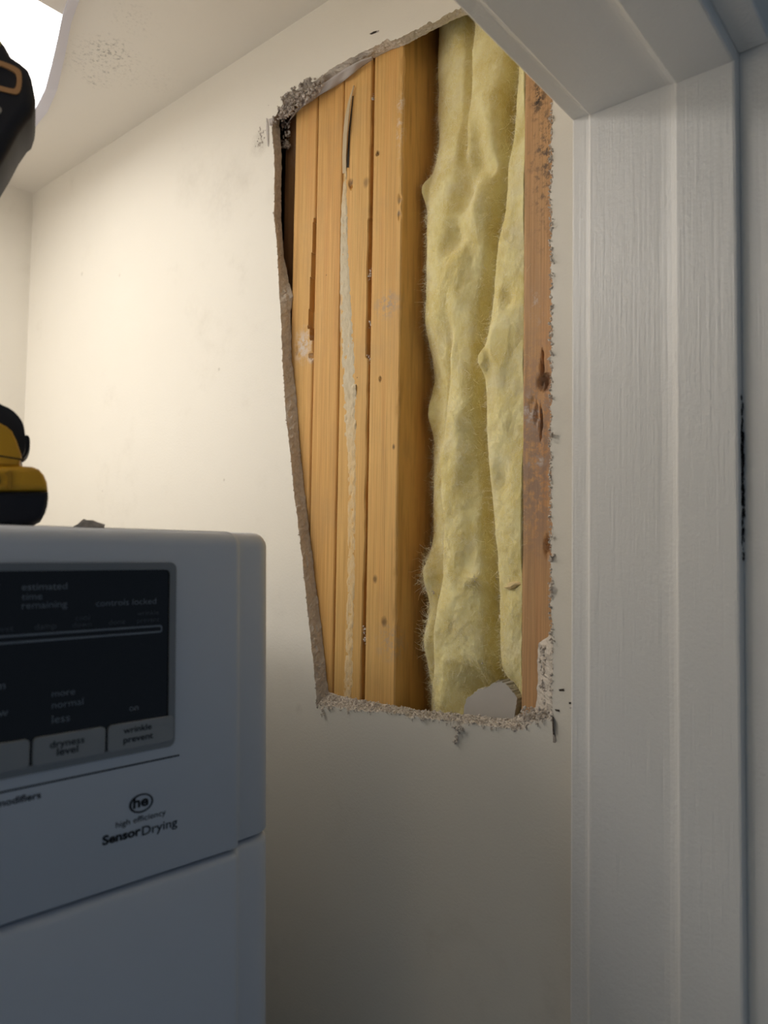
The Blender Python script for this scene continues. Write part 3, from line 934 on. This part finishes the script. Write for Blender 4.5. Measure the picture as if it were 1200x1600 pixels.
# broken piece of drywall resting in the bottom of the bay
pts = [(722, 1165), (724, 1105), (727, 1092), (733, 1087), (745, 1079), (758, 1075), (770, 1067), (777, 1066), (783, 1067), (790, 1071), (800, 1082), (806, 1092), (804, 1110), (802, 1165)]
P = [hit(x, y, 0, XS + 0.0012) for x, y in pts]
P2 = []
for i in range(len(P)):
    a, b = P[i], P[(i + 1) % len(P)]
    for k in range(5):
        q = a.lerp(b, k / 5)
        q.y += random.gauss(0, 0.0004)
        q.z += random.gauss(0, 0.0004)
        P2.append(q)
n = len(P2)
vv = [(q.x + max(0, q.z - P[0].z) * 0.04, q.y, q.z) for q in P2] + [(q.x + 0.0125 + max(0, q.z - P[0].z) * 0.04, q.y + random.gauss(0, .0006), q.z + random.gauss(0, .0006)) for q in P2]
ff = [tuple(range(n)), tuple(range(2 * n - 1, n - 1, -1))] + [(i, n + i, n + (i + 1) % n, (i + 1) % n) for i in range(n)]
scrap = mesh('drywall_scrap', vv, ff, plain('grey_scrap_paper', (0.50, 0.46, 0.41, 1), 0.85, 0.15))
tag(scrap, 'broken grey drywall piece standing in the bottom of the stud bay', 'drywall scrap')

# ================================================================== CEILING LIGHT
ZL = ZC - 0.028
cx_ = -0.08                                      # mid line of the fixture, parallel to the cut wall
_o = [(0.20, 0.535), (0.26, 0.54), (0.305, 0.56), (0.327, 0.60), (0.336, 0.66)]
_o += [tuple(hit(x, y, 2, ZC)[:2]) for x, y in ((125, 0), (112, 37), (101, 94), (90, 142), (75, 176), (56, 200))]
_o += [(0.421, 1.015), (0.405, 1.055), (0.37, 1.085), (0.30, 1.098), (0.22, 1.10)]
_i = [(0.20, 0.560), (0.25, 0.565), (0.285, 0.58), (0.304, 0.615), (0.315, 0.66)]
_i += [tuple(hit(x, y, 2, ZL)[:2]) for x, y in ((97.5, 25), (90, 62), (81, 101), (71, 139), (63.5, 155), (56, 169))]
_i += [(0.388, 0.935), (0.383, 0.985), (0.36, 1.025), (0.30, 1.042), (0.22, 1.045)]
lp_out = [Vector((x, y, ZC + 0.001)) for x, y in _o]
lp_in = [Vector((x, y, ZL)) for x, y in _i]
def mirror(ps):
    return ps + [Vector((2 * cx_ - p.x, p.y, p.z)) for p in reversed(ps)]
lo_, li_ = mirror(lp_out), mirror(lp_in)  # unseen left half made up, kept wide to spread the light
lamp = empty('ceiling_light', (cx_, 0.82, ZC))
tag(lamp, 'bright ceiling light with rounded corner and pale plastic rim', 'ceiling light')
lx = Vector(lamp.location)
nL = len(lo_)
rimm = Mat('frosted_rim', 0.5, 0.4)
rimm.color((0.66, 0.66, 0.78, 1))
rimm.b.inputs['Transmission Weight'].default_value = 0.0
rimm.bump(rimm.noise(300), 0.1, 0.0005)
vv = [p - lx for p in lo_] + [p - lx for p in li_] + [Vector((p.x, p.y, p.z + 0.004)) - lx for p in li_]
ff = []
for i in range(nL):
    j = (i + 1) % nL
    ff += [(i, j, nL + j, nL + i), (nL + i, nL + j, 2 * nL + j, 2 * nL + i)]
mesh('rim', vv, ff, rimm, lamp)
# lens: lit panel inside the rim; unlit end cap towards the opening
half = len(lp_in)
lens_pts = mirror(lp_in[5:])
em = Mat('lit_lens', 0.5, 0.3)
em.b.inputs['Base Color'].default_value = (0.8, 0.8, 0.8, 1)
em.b.inputs['Emission Color'].default_value = LAMP_COLOR + (1,)
# added off-centre glow, out of view, to even the light; no tube built
_sx = em.n('ShaderNodeSeparateXYZ')
em.link(em.co, _sx.inputs[0])
_g = em.math('POWER', 2.718, em.math('MULTIPLY', em.math('POWER', em.math('DIVIDE', em.math('ABSOLUTE', em.math('ADD', _sx.outputs[0], 0.22)), 0.17), 2.0), -1.0))
em.link(em.math('ADD', em.math('MULTIPLY', _g, LAMP_STRENGTH), 2.9), em.b.inputs['Emission Strength'])
n = len(lens_pts)
vv = [Vector((p.x, p.y, ZL + 0.002)) - lx for p in lens_pts]
o = mesh('lens', vv, [tuple(range(n))], em, lamp)
if o.data.polygons[0].normal.z > 0:
    o.data.flip_normals()
endp = list(reversed(mirror(list(lp_in[:6]))))
n = len(endp)
o = mesh('end_cap', [Vector((p.x, p.y, ZL + 0.0015)) - lx for p in endp], [tuple(range(n))], plain('beige_end_cap', (0.66, 0.60, 0.54, 1), 0.6), lamp)

# ================================================================== DRYER
TD = 0.50
corner = CAM + (ray(412, 858) * (TD / F))
ang = math.atan2(1135, F) - math.atan2(977, F)            # the machine stands turned slightly in the closet
e1 = Vector((math.cos(-ang), math.sin(-ang), 0))          # along the front, towards the cut wall
e2 = Vector((math.sin(ang), math.cos(ang), 0))            # into the closet
ZT = (CAM + ray(300, 829) * (TD * 0.94 / F)).z            # top of the machine
RAKE = math.tan(math.radians(2.2))
DW, DD = 0.686, 0.62
nf = (-e2 - Vector((0, 0, -RAKE))).normalized()
nf = Vector((-e2.x, -e2.y, RAKE)).normalized()
fp0 = Vector((corner.x, corner.y, ZT))                    # a point of the raked front plane


def front(px, py, off=0.0):
    return onplane(px, py, fp0 + nf * off, nf)


def kz(p):
    d = p - fp0
    return d.dot(e1), p.z


def fpoint(k, z, off=0.0):
    return fp0 + e1 * k + e2 * (-(z - ZT) * 0 - (ZT - z) * RAKE) + Vector((0, 0, z - ZT)) + nf * off


white = Mat('white_enamel', 0.32, 0.5)
white.color(white.mix(white.noise(8), (0.62, 0.66, 0.73, 1), (0.59, 0.63, 0.70, 1)))
white.bump(white.noise(600), 0.03, 0.0003)
kfold = kz(front(374, 1100))[0]
# horizontal outline of the machine, local (k, depth)
def outline():
    pts = [(-DW * 0.5, 0.0), (kfold - 0.006, 0.0), (kfold - 0.003, 0.0), (kfold - 0.0012, 0.0003), (kfold, 0.0012), (kfold + 0.0006, 0.0020), (kfold + 0.0034, 0.0064), (kfold + 0.0042, 0.0074), (kfold + 0.0054, 0.0081), (kfold + 0.0068, 0.0084), (kfold + 0.009, 0.0086), (kfold + 0.0195, 0.0094)]
    x0, y0 = kfold + 0.0225, 0.0098
    pts.append((x0, y0))
    R = 0.017
    a0 = math.atan2(0.0012, 0.0074)
    cxx, cyy = x0 - R * math.sin(a0), y0 + R * math.cos(a0)
    for i in range(1, 13):
        a = a0 + (math.pi / 2 - a0) * i / 12
        pts.append((cxx + R * math.sin(a), cyy - R * math.cos(a)))
    xr = pts[-1][0]
    pts.append((xr, DD))
    mid = -DW * 0.5 + 0.0
    # mirror to the left side
    ctr = xr - DW / 2
    right = pts[1:]
    left = [(2 * ctr - a, b) for a, b in reversed(right)]
    return right + left, ctr
OUT, KC = outline()
def loft(name, zlist, mat, parent, inset=True):
    """zlist: (z, inset) rings from bottom to top."""
    pts = np.array(OUT)
    n = len(pts)
    prev, nxt = np.roll(pts, 1, 0), np.roll(pts, -1, 0)
    t1, t2 = pts - prev, nxt - pts
    t1 /= np.linalg.norm(t1, axis=1)[:, None]
    t2 /= np.linalg.norm(t2, axis=1)[:, None]
    nn = np.stack([-(t1[:, 1] + t2[:, 1]), t1[:, 0] + t2[:, 0]], 1)
    nn /= np.linalg.norm(nn, axis=1)[:, None]
    vv = []
    for z, ins_ in zlist:
        q = pts + nn * ins_
        for (k, dpt) in q:
            p = fp0 + e1 * k + e2 * (dpt - (ZT - z) * RAKE * (1 - dpt / DD))
            vv.append((p.x, p.y, z))
    m = len(zlist)
    ff = grid_faces(n, m, closed=True)
    ff.append(tuple(range((m - 1) * n, m * n)))
    ff.append(tuple(reversed(range(n))))
    o = mesh(name, vv, ff, mat, parent)
    for p in o.data.polygons:
        p.use_smooth = len(p.vertices) == 4
    return o
dryer = empty('clothes_dryer', (fp0.x, fp0.y, 0))
DBOT = 0.86
seamz = kz(front(200, 1386))[1]
def loc(o, par):
    if o.parent is par:                       # parts of parts already sit in world coordinates
        o.matrix_parent_inverse = par.matrix_basis.inverted()
    return o
rt = 0.010
rings = [(seamz + 0.0012, 0.0015), (seamz + 0.0024, 0.0)] + [(ZT - rt - 0.02 + 0.01 * i, 0.0) for i in range(3)][:2]
rings += [(ZT - rt + rt * math.sin(a), rt * (1 - math.cos(a))) for a in [math.pi / 2 * i / 8 for i in range(9)]]
console = loc(loft('console', rings, white, dryer), dryer)
rb = 0.005
rings = [(DBOT, 0.0), (seamz - 0.02, 0.0)] + [(seamz - 0.0008 - rb + rb * math.sin(a), rb * (1 - math.cos(a))) for a in [math.pi / 2 * i / 6 for i in range(7)]]
cabinet = loc(loft('cabinet', rings, white, dryer), dryer)
tag(dryer, 'white clothes dryer with dark control panel and silver buttons', 'dryer')


def plate(name, pxs, off0, off1, mat, parent, quadpx=None):
    """flat panel on the raked front: outline given in (k, z)."""
    n = len(pxs)
    vv = [fpoint(k, z, off1) for k, z in pxs] + [fpoint(k, z, off0) for k, z in pxs]
    ff = [tuple(range(n))] + [(i, n + i, n + (i + 1) % n, (i + 1) % n) for i in range(n)]
    return loc(mesh(name, vv, ff, mat, parent), dryer)


def rrect(k0, z0, k1, z1, r, n=5):
    out = []
    for (cx, cz, a) in ((k1 - r, z1 - r, 0), (k0 + r, z1 - r, 90), (k0 + r, z0 + r, 180), (k1 - r, z0 + r, 270)):
        for i in range(n + 1):
            t = math.radians(a + 90 * i / n)
            out.append((cx + r * math.cos(t), cz + r * math.sin(t)))
    return out


def ring_plate(name, o_, i_, off0, off1, mat, parent):
    n = len(o_)
    vv = [fpoint(k, z, off0) for k, z in o_] + [fpoint(k, z, off1) for k, z in o_] + [fpoint(k, z, off1) for k, z in i_] + [fpoint(k, z, off0) for k, z in i_]
    ff = []
    for i in range(n):
        j = (i + 1) % n
        ff += [(i, j, n + j, n + i), (n + i, n + j, 2 * n + j, 2 * n + i), (2 * n + i, 2 * n + j, 3 * n + j, 3 * n + i)]
    return loc(mesh(name, vv, ff, mat, parent), dryer)


kr, zt = kz(front(273, 879))
_, zb = kz(front(271, 1164))
_, zmid = kz(front(271, 1164))
kl = kr - 0.42
silver = Mat('silver_bezel', 0.35, 0.5)
silver.color((0.22, 0.23, 0.24, 1))
silver.b.inputs['Metallic'].default_value = 0.5
silver.bump(silver.noise(500), 0.05, 0.0003)
glass = Mat('dark_glass', 0.14, 0.5)
glass.color(glass.mix(glass.noise(20), (0.003, 0.0035, 0.006, 1), (0.004, 0.005, 0.009, 1)))
btnm = Mat('grey_button', 0.4, 0.5)
btnm.color(btnm.mix(btnm.noise(30), (0.27, 0.29, 0.31, 1), (0.24, 0.26, 0.28, 1)))
textg = Mat('grey_print', 0.6, 0.2)
textg.color(textg.mix(textg.noise(30), (0.18, 0.21, 0.25, 1), (0.16, 0.19, 0.23, 1)))
textd = Mat('dim_print', 0.6, 0.2)
textd.color(textd.mix(textd.noise(30), (0.09, 0.105, 0.125, 1), (0.08, 0.095, 0.115, 1)))
black = Mat('black_print', 0.6, 0.2)
black.color(black.mix(black.noise(30), (0.012, 0.013, 0.016, 1), (0.010, 0.011, 0.014, 1)))
bw = 0.0042
panel = ring_plate('panel_bezel', rrect(kl, zb, kr, zt, 0.004), rrect(kl + bw, zb + bw, kr - bw, zt - bw, 0.003), 0.0, 0.0022, silver, dryer)
panel['label'] = 'thin silver frame around the dark display'
screen = plate('display_panel', rrect(kl + bw - 0.001, zb + bw - 0.001, kr - bw + 0.001, zt - bw + 0.001, 0.003), -0.0005, 0.0010, glass, dryer)
screen['label'] = 'glossy black display panel'
# buttons
kb = [kz(front(x, y))[0] for x, y in ((269, 1135), (165, 1150), (163, 1150), (47.5, 1165), (45, 1165))]
ztop_b = kz(front(265, 1117))[1]
zbot_b = kz(front(265, 1157))[1]
bl = [(kb[1], kb[0]), (kb[3], kb[2]), (2 * kb[4] - kb[2] - 0.004, kb[4])]
btns = []
for i, (a, b) in enumerate(bl):
    n_in = rrect(a + 0.0004, zbot_b, b - 0.0004, ztop_b, 0.0025)
    o = plate('button', n_in, 0.0008, 0.0026, btnm, dryer)
    bv = o.modifiers.new('bevel', 'BEVEL')
    bv.width = 0.0006
    bv.segments = 2
    bv.limit_method = 'ANGLE'
    btns.append(o)


def text(s, pL, pR, mat, parent, off, bold=0.0, name='print'):
    """lettering that runs from the image point pL to pR along its baseline, on the machine's front."""
    a, b = kz(front(*pL, off)), kz(front(*pR, off))
    cu = bpy.data.curves.new('txt', 'FONT')
    cu.body = s
    cu.size = 1.0
    cu.offset = bold
    cu.resolution_u = 4
    to = bpy.data.objects.new('txt', cu)
    COL.objects.link(to)
    bpy.context.view_layer.update()
    me = bpy.data.meshes.new_from_object(to.evaluated_get(bpy.context.evaluated_depsgraph_get()))
    bpy.data.objects.remove(to)
    bpy.data.curves.remove(cu)
    xs = [v.co.x for v in me.vertices]
    x0, x1 = min(xs), max(xs)
    sc = (b[0] - a[0]) / (x1 - x0)
    z0 = (a[1] + b[1]) / 2
    for v in me.vertices:
        p = fpoint(a[0] + (v.co.x - x0) * sc, z0 + v.co.y * sc * 0.84, off)
        v.co = p
    me.materials.clear()
    me.materials.append(mat.m)
    o = bpy.data.objects.new(name, me)
    COL.objects.link(o)
    o.parent = parent
    return loc(o, dryer)


GO = 0.0013
for s, pL, pR in (('estimated', (34, 923), (105, 920)), ('time', (34, 938), (66, 936)), ('remaining', (34, 952), (105, 948)),
                  ('controls locked', (150, 948), (244, 943)), ('more', (81, 1089), (117, 1085)), ('normal', (81, 1107), (130, 1101)),
                  ('less', (81, 1130), (109, 1127)), ('on', (202, 1111), (216, 1109)), ('medium', (-62, 1084), (8, 1077)), ('low', (-20, 1124), (13, 1117))):
    text(s, pL, pR, textg, screen, GO)
for s, pL, pR in (('wet', (-4, 988), (21, 986)), ('damp', (54, 985), (88, 981)), ('cool', (118, 970), (140, 968)), ('down', (113, 981), (143, 978)),
                  ('done', (170, 977), (196, 974)), ('wrinkle', (214, 963), (248, 959)), ('prevent', (214, 974), (249, 970))):
    text(s, pL, pR, textd, screen, GO)
for s, pL, pR, b in (('dryness', (78, 1170), (132, 1160), 1), ('level', (89, 1181), (122, 1175), 1), ('wrinkle', (193, 1147), (237, 1139), 0), ('prevent', (193, 1162), (239, 1153), 0)):
    text(s, pL, pR, black, btns[b], 0.0028, 0.012)
# progress bar outline on the display
k1, z1 = kz(front(252, 976))
_, z2 = kz(front(252, 988))
rr = rrect(kl + 0.05, z2, k1, z1, 0.0015)
ri = rrect(kl + 0.05 + 0.0009, z2 + 0.0011, k1 - 0.0009, z1 - 0.0011, 0.0008)
ring_plate('progress_bar', rr, ri, 0.001, GO, textg, screen)
# hairline and printing on the console
ka, za = kz(front(280, 1180))
plate('hairline', [(ka - 0.36, za - 0.0004), (ka, za - 0.0004), (ka, za + 0.0004), (ka - 0.36, za + 0.0004)], -0.0003, 0.0003, black, console)
text('modifiers', (-6, 1262), (64, 1247), black, console, 0.0003, 0.015)
text('high efficiency', (181, 1292), (259, 1275), black, console, 0.0003)
text('Sensor', (160, 1320), (220, 1305), black, console, 0.0003, 0.035)
text('Drying', (222, 1305), (277, 1291), black, console, 0.0003, 0.005)
ke, ze = kz(front(220.5, 1255))
hw = (kz(front(239, 1251))[0] - kz(front(202, 1259))[0]) / 2
hh = (kz(front(221, 1241))[1] - kz(front(221, 1270))[1]) / 2
N_ = 40
eo = [(ke + hw * math.cos(2 * math.pi * i / N_), ze + hh * math.sin(2 * math.pi * i / N_)) for i in range(N_)]
ei = [(ke + hw * 0.86 * math.cos(2 * math.pi * i / N_) + hw * .02, ze + hh * 0.86 * math.sin(2 * math.pi * i / N_)) for i in range(N_)]
ring_plate('emblem_ring', eo, ei, -0.0002, 0.0004, black, console)
text('he', (208, 1263), (232, 1258), black, console, 0.0003, 0.03)

# washing machine under the dryer (below the frame)
washer = empty('washing_machine', (fp0.x, fp0.y, 0))
tag(washer, 'white washing machine standing under the dryer', 'washer')
rings = [(0.0, 0.0), (DBOT - 0.012, 0.0), (DBOT - 0.002, 0.006), (DBOT - 0.0005, 0.012)]
o = loft('cabinet', rings, white, washer)
o.matrix_parent_inverse = washer.matrix_basis.inverted()
def disc(name, kc, zc, r0, r1, off0, off1, mat, parent):
    n = 40
    oo = [(kc + r1 * math.cos(2 * math.pi * i / n), zc + r1 * math.sin(2 * math.pi * i / n)) for i in range(n)]
    ii = [(kc + r0 * math.cos(2 * math.pi * i / n), zc + r0 * math.sin(2 * math.pi * i / n)) for i in range(n)]
    return ring_plate(name, oo, ii, off0, off1, mat, parent)
for o in (disc('door_ring', KC, 0.45, 0.15, 0.21, -0.002, 0.02, silver, washer), disc('door_glass', KC, 0.45, 0.001, 0.151, -0.002, 0.012, glass, washer)):
    o.matrix_parent_inverse = washer.matrix_basis.inverted()

# ================================================================== CORDLESS DRILL
TDR = 0.455
dn = -Vector((ray(50, 700).x, ray(50, 700).y, 0)).normalized()         # faces back towards the camera, upright
dp0 = CAM + ray(30, 820) * (TDR / F)
drill = empty('cordless_drill', (dp0.x, dp0.y, ZT))
tag(drill, 'yellow and black cordless drill standing on the dryer top', 'drill')
yel = plain('yellow_plastic', (0.62, 0.33, 0.012, 1), 0.45, 0.45)
blk = plain('black_plastic', (0.010, 0.012, 0.020, 1), 0.6, 0.25)
rub = plain('black_rubber', (0.020, 0.021, 0.026, 1), 0.65, 0.35)
cop = plain('copper_badge', (0.42, 0.22, 0.09, 1), 0.5, 0.4)
gsv = plain('grey_streak', (0.25, 0.24, 0.22, 1), 0.5, 0.5)
zshift = ZT - (CAM + ray(10, 821) * (TDR / F)).z
def slab(name, pxs, half, mat, parent, off=0.0, bevel=0.006, seg=4):
    """solid with the given side outline, 2*half thick, edges rounded."""
    bm = bmesh.new()
    A = []
    for x, y in pxs:
        p = onplane(x, y, dp0, dn)
        p.z += zshift
        A.append(p + dn * (off))
    f0 = [bm.verts.new(p + dn * half) for p in A]
    f1 = [bm.verts.new(p - dn * half) for p in A]
    n = len(A)
    bm.faces.new(f0)
    bm.faces.new(list(reversed(f1)))
    for i in range(n):
        j = (i + 1) % n
        bm.faces.new((f0[j], f0[i], f1[i], f1[j]))
    bmesh.ops.recalc_face_normals(bm, faces=bm.faces[:])
    if bevel:
        ed = [e for e in bm.edges if (e.verts[0] in f0 and e.verts[1] in f0) or (e.verts[0] in f1 and e.verts[1] in f1)]
        bmesh.ops.bevel(bm, geom=ed, offset=bevel, segments=seg, profile=0.5, affect='EDGES', clamp_overlap=True)
    o = bm_obj(name, bm, mat, parent, smooth=False)
    for p in o.data.polygons:
        p.use_smooth = len(p.vertices) <= 4
    o.matrix_parent_inverse = drill.matrix_basis.inverted()
    return o
def smooth_px(pts, n=60, closed=True):
    p = np.array(pts, float)
    for _ in range(3):
        q = np.empty((len(p) * 2, 2))
        q[0::2] = 0.75 * p + 0.25 * np.roll(p, -1, 0)
        q[1::2] = 0.25 * p + 0.75 * np.roll(p, -1, 0)
        p = q
    return [tuple(a) for a in p]
batt_low = [(-205, 772), (73, 771), (73.5, 780), (72, 792), (69, 802), (64, 811), (52, 817), (33, 821), (-10, 821), (-195, 821), (-206, 805)]
slab('battery_pack', batt_low, 0.036, blk, drill, bevel=0.007)
batt_up = [(-200, 735), (-20, 733), (34, 733), (50, 734), (60, 738), (67, 746), (71.5, 757), (73, 770.5), (-205, 771.5), (-206, 755)]
slab('battery_cover', batt_up, 0.035, yel, drill, bevel=0.008)
latch = slab('battery_latch', smooth_px([(-32, 742), (3, 742), (3, 768), (-32, 768)]), 0.003, blk, drill, off=0.034, bevel=0.001, seg=1)
slab('latch_groove', [(10, 744), (17, 740), (20, 748), (20, 768), (14, 768), (14, 750)], 0.001, plain('dark_yellow_plastic', (0.40, 0.21, 0.01, 1)), drill, off=0.0352, bevel=0)
slab('foot', [(-165, 730), (-170, 700), (-150, 688), (-90, 668), (0, 668), (12, 674), (20, 681), (27, 695), (34, 716), (34, 722), (31.5, 728), (32, 733.5)], 0.030, yel, drill, bevel=0.006)
slab('foot_seam', [(-160, 716), (0, 716.5), (34.5, 722), (34.5, 724), (0, 718.5), (-160, 718)], 0.0302, blk, drill, bevel=0)
grip = smooth_px([(-120, 300), (-68, 285), (-58, 420), (-45, 540), (-20, 625), (0, 637), (19, 645), (32, 658), (38, 670), (40, 688), (40, 705), (36, 716), (33, 712), (27, 695), (19, 680), (8, 670), (-6, 666), (-60, 660), (-120, 655), (-135, 520)])
slab('grip', grip, 0.0215, rub, drill, bevel=0.010)
slab('strap_nub', smooth_px([(37, 681), (46, 681), (47.5, 695), (44, 709), (37, 717), (34, 712)]), 0.012, rub, drill, bevel=0.003)
head = [(-330, 70), (-300, 60), (-40, 62), (-12, 85), (0, 98), (10.5, 109.5), (19.5, 126), (33, 135), (45, 145), (49.5, 156), (53, 174), (55.5, 187.5), (54, 201), (49.5, 214.5), (43.5, 219), (30, 238.5), (15, 267), (0, 292), (-30, 318), (-110, 330), (-140, 270), (-330, 250)]
slab('motor_housing', head, 0.025, blk, drill, off=0.006, bevel=0.007)
# copper outline badge on the flank of the housing
bo = smooth_px([(-40, 132), (0, 138), (27, 148), (36, 157), (33, 189), (17, 187), (-40, 172)])
bi = smooth_px([(-34, 139), (0, 145), (22, 154), (28, 161), (26.5, 181), (16, 180), (-34, 166)])
A = [onplane(x, y, dp0, dn) + Vector((0, 0, zshift)) for x, y in bo]
B = [onplane(x, y, dp0, dn) + Vector((0, 0, zshift)) for x, y in bi]
n = len(A)
vv = [p + dn * 0.0305 for p in A] + [p + dn * 0.0322 for p in A] + [p + dn * 0.0322 for p in B] + [p + dn * 0.0305 for p in B]
ff = []
for i in range(n):
    j = (i + 1) % n
    ff += [(i, j, n + j, n + i), (n + i, n + j, 2 * n + j, 2 * n + i), (2 * n + i, 2 * n + j, 3 * n + j, 3 * n + i)]
o = mesh('badge_outline', vv, ff, cop, drill)
o.matrix_parent_inverse = drill.matrix_basis.inverted()
slab('badge_stripe', [(-20, 108), (0, 108), (5, 112), (2, 117), (-20, 115)], 0.001, plain('olive_print', (0.22, 0.20, 0.03, 1)), drill, off=0.0312, bevel=0)
slab('housing_streak', smooth_px([(-4, 207), (4, 207), (6, 213), (0, 219), (-6, 216)]), 0.001, gsv, drill, off=0.0312, bevel=0)  # small flat grey streaks on the housing flank
slab('housing_streak', smooth_px([(2, 272), (9, 254), (13, 256), (7, 272), (0, 282)]), 0.0012, gsv, drill, off=0.026, bevel=0)
slab('chuck', [(-470, 110), (-455, 100), (-335, 92), (-328, 95), (-328, 225), (-335, 228), (-455, 215), (-470, 205)], 0.022, blk, drill, bevel=0.014)
slab('trigger', smooth_px([(-150, 330), (-122, 325), (-122, 420), (-150, 415), (-158, 372)]), 0.009, rub, drill, bevel=0.003)

# broken bit of gypsum left on the dryer top
cp = CAM + ray(139, 824) * (0.475 / F)
cn = -Vector((ray(139, 824).x, ray(139, 824).y, 0)).normalized()
bm = bmesh.new()
ring_a, ring_b = [], []
for x, y in ((113, 827), (115, 822.5), (122, 819.5), (127, 813), (131, 811), (136, 812.5), (145, 813.5), (153, 816), (160, 817.5), (164, 819.5), (162, 827)):
    p = onplane(x, y, cp, cn)
    p.z = max(p.z, ZT)
    ring_a.append(bm.verts.new(p + cn * (0.005 + random.gauss(0, 0.0006)) + Vector((0, 0, random.gauss(0, 0.0002)))))
    ring_b.append(bm.verts.new(p - cn * (0.006 + random.gauss(0, 0.0008)) - Vector((0, 0, abs(random.gauss(0, 0.0006))))))
n = len(ring_a)
bm.faces.new(ring_a)
bm.faces.new(list(reversed(ring_b)))
for i in range(n):
    j = (i + 1) % n
    bm.faces.new((ring_a[j], ring_a[i], ring_b[i], ring_b[j]))
for v in ring_b:
    v.co.z = max(v.co.z, ZT)
chunk = bm_obj('gypsum_chunk', bm, crumbm)
tag(chunk, 'small grey gypsum chunk lying on the dryer top', 'rubble')
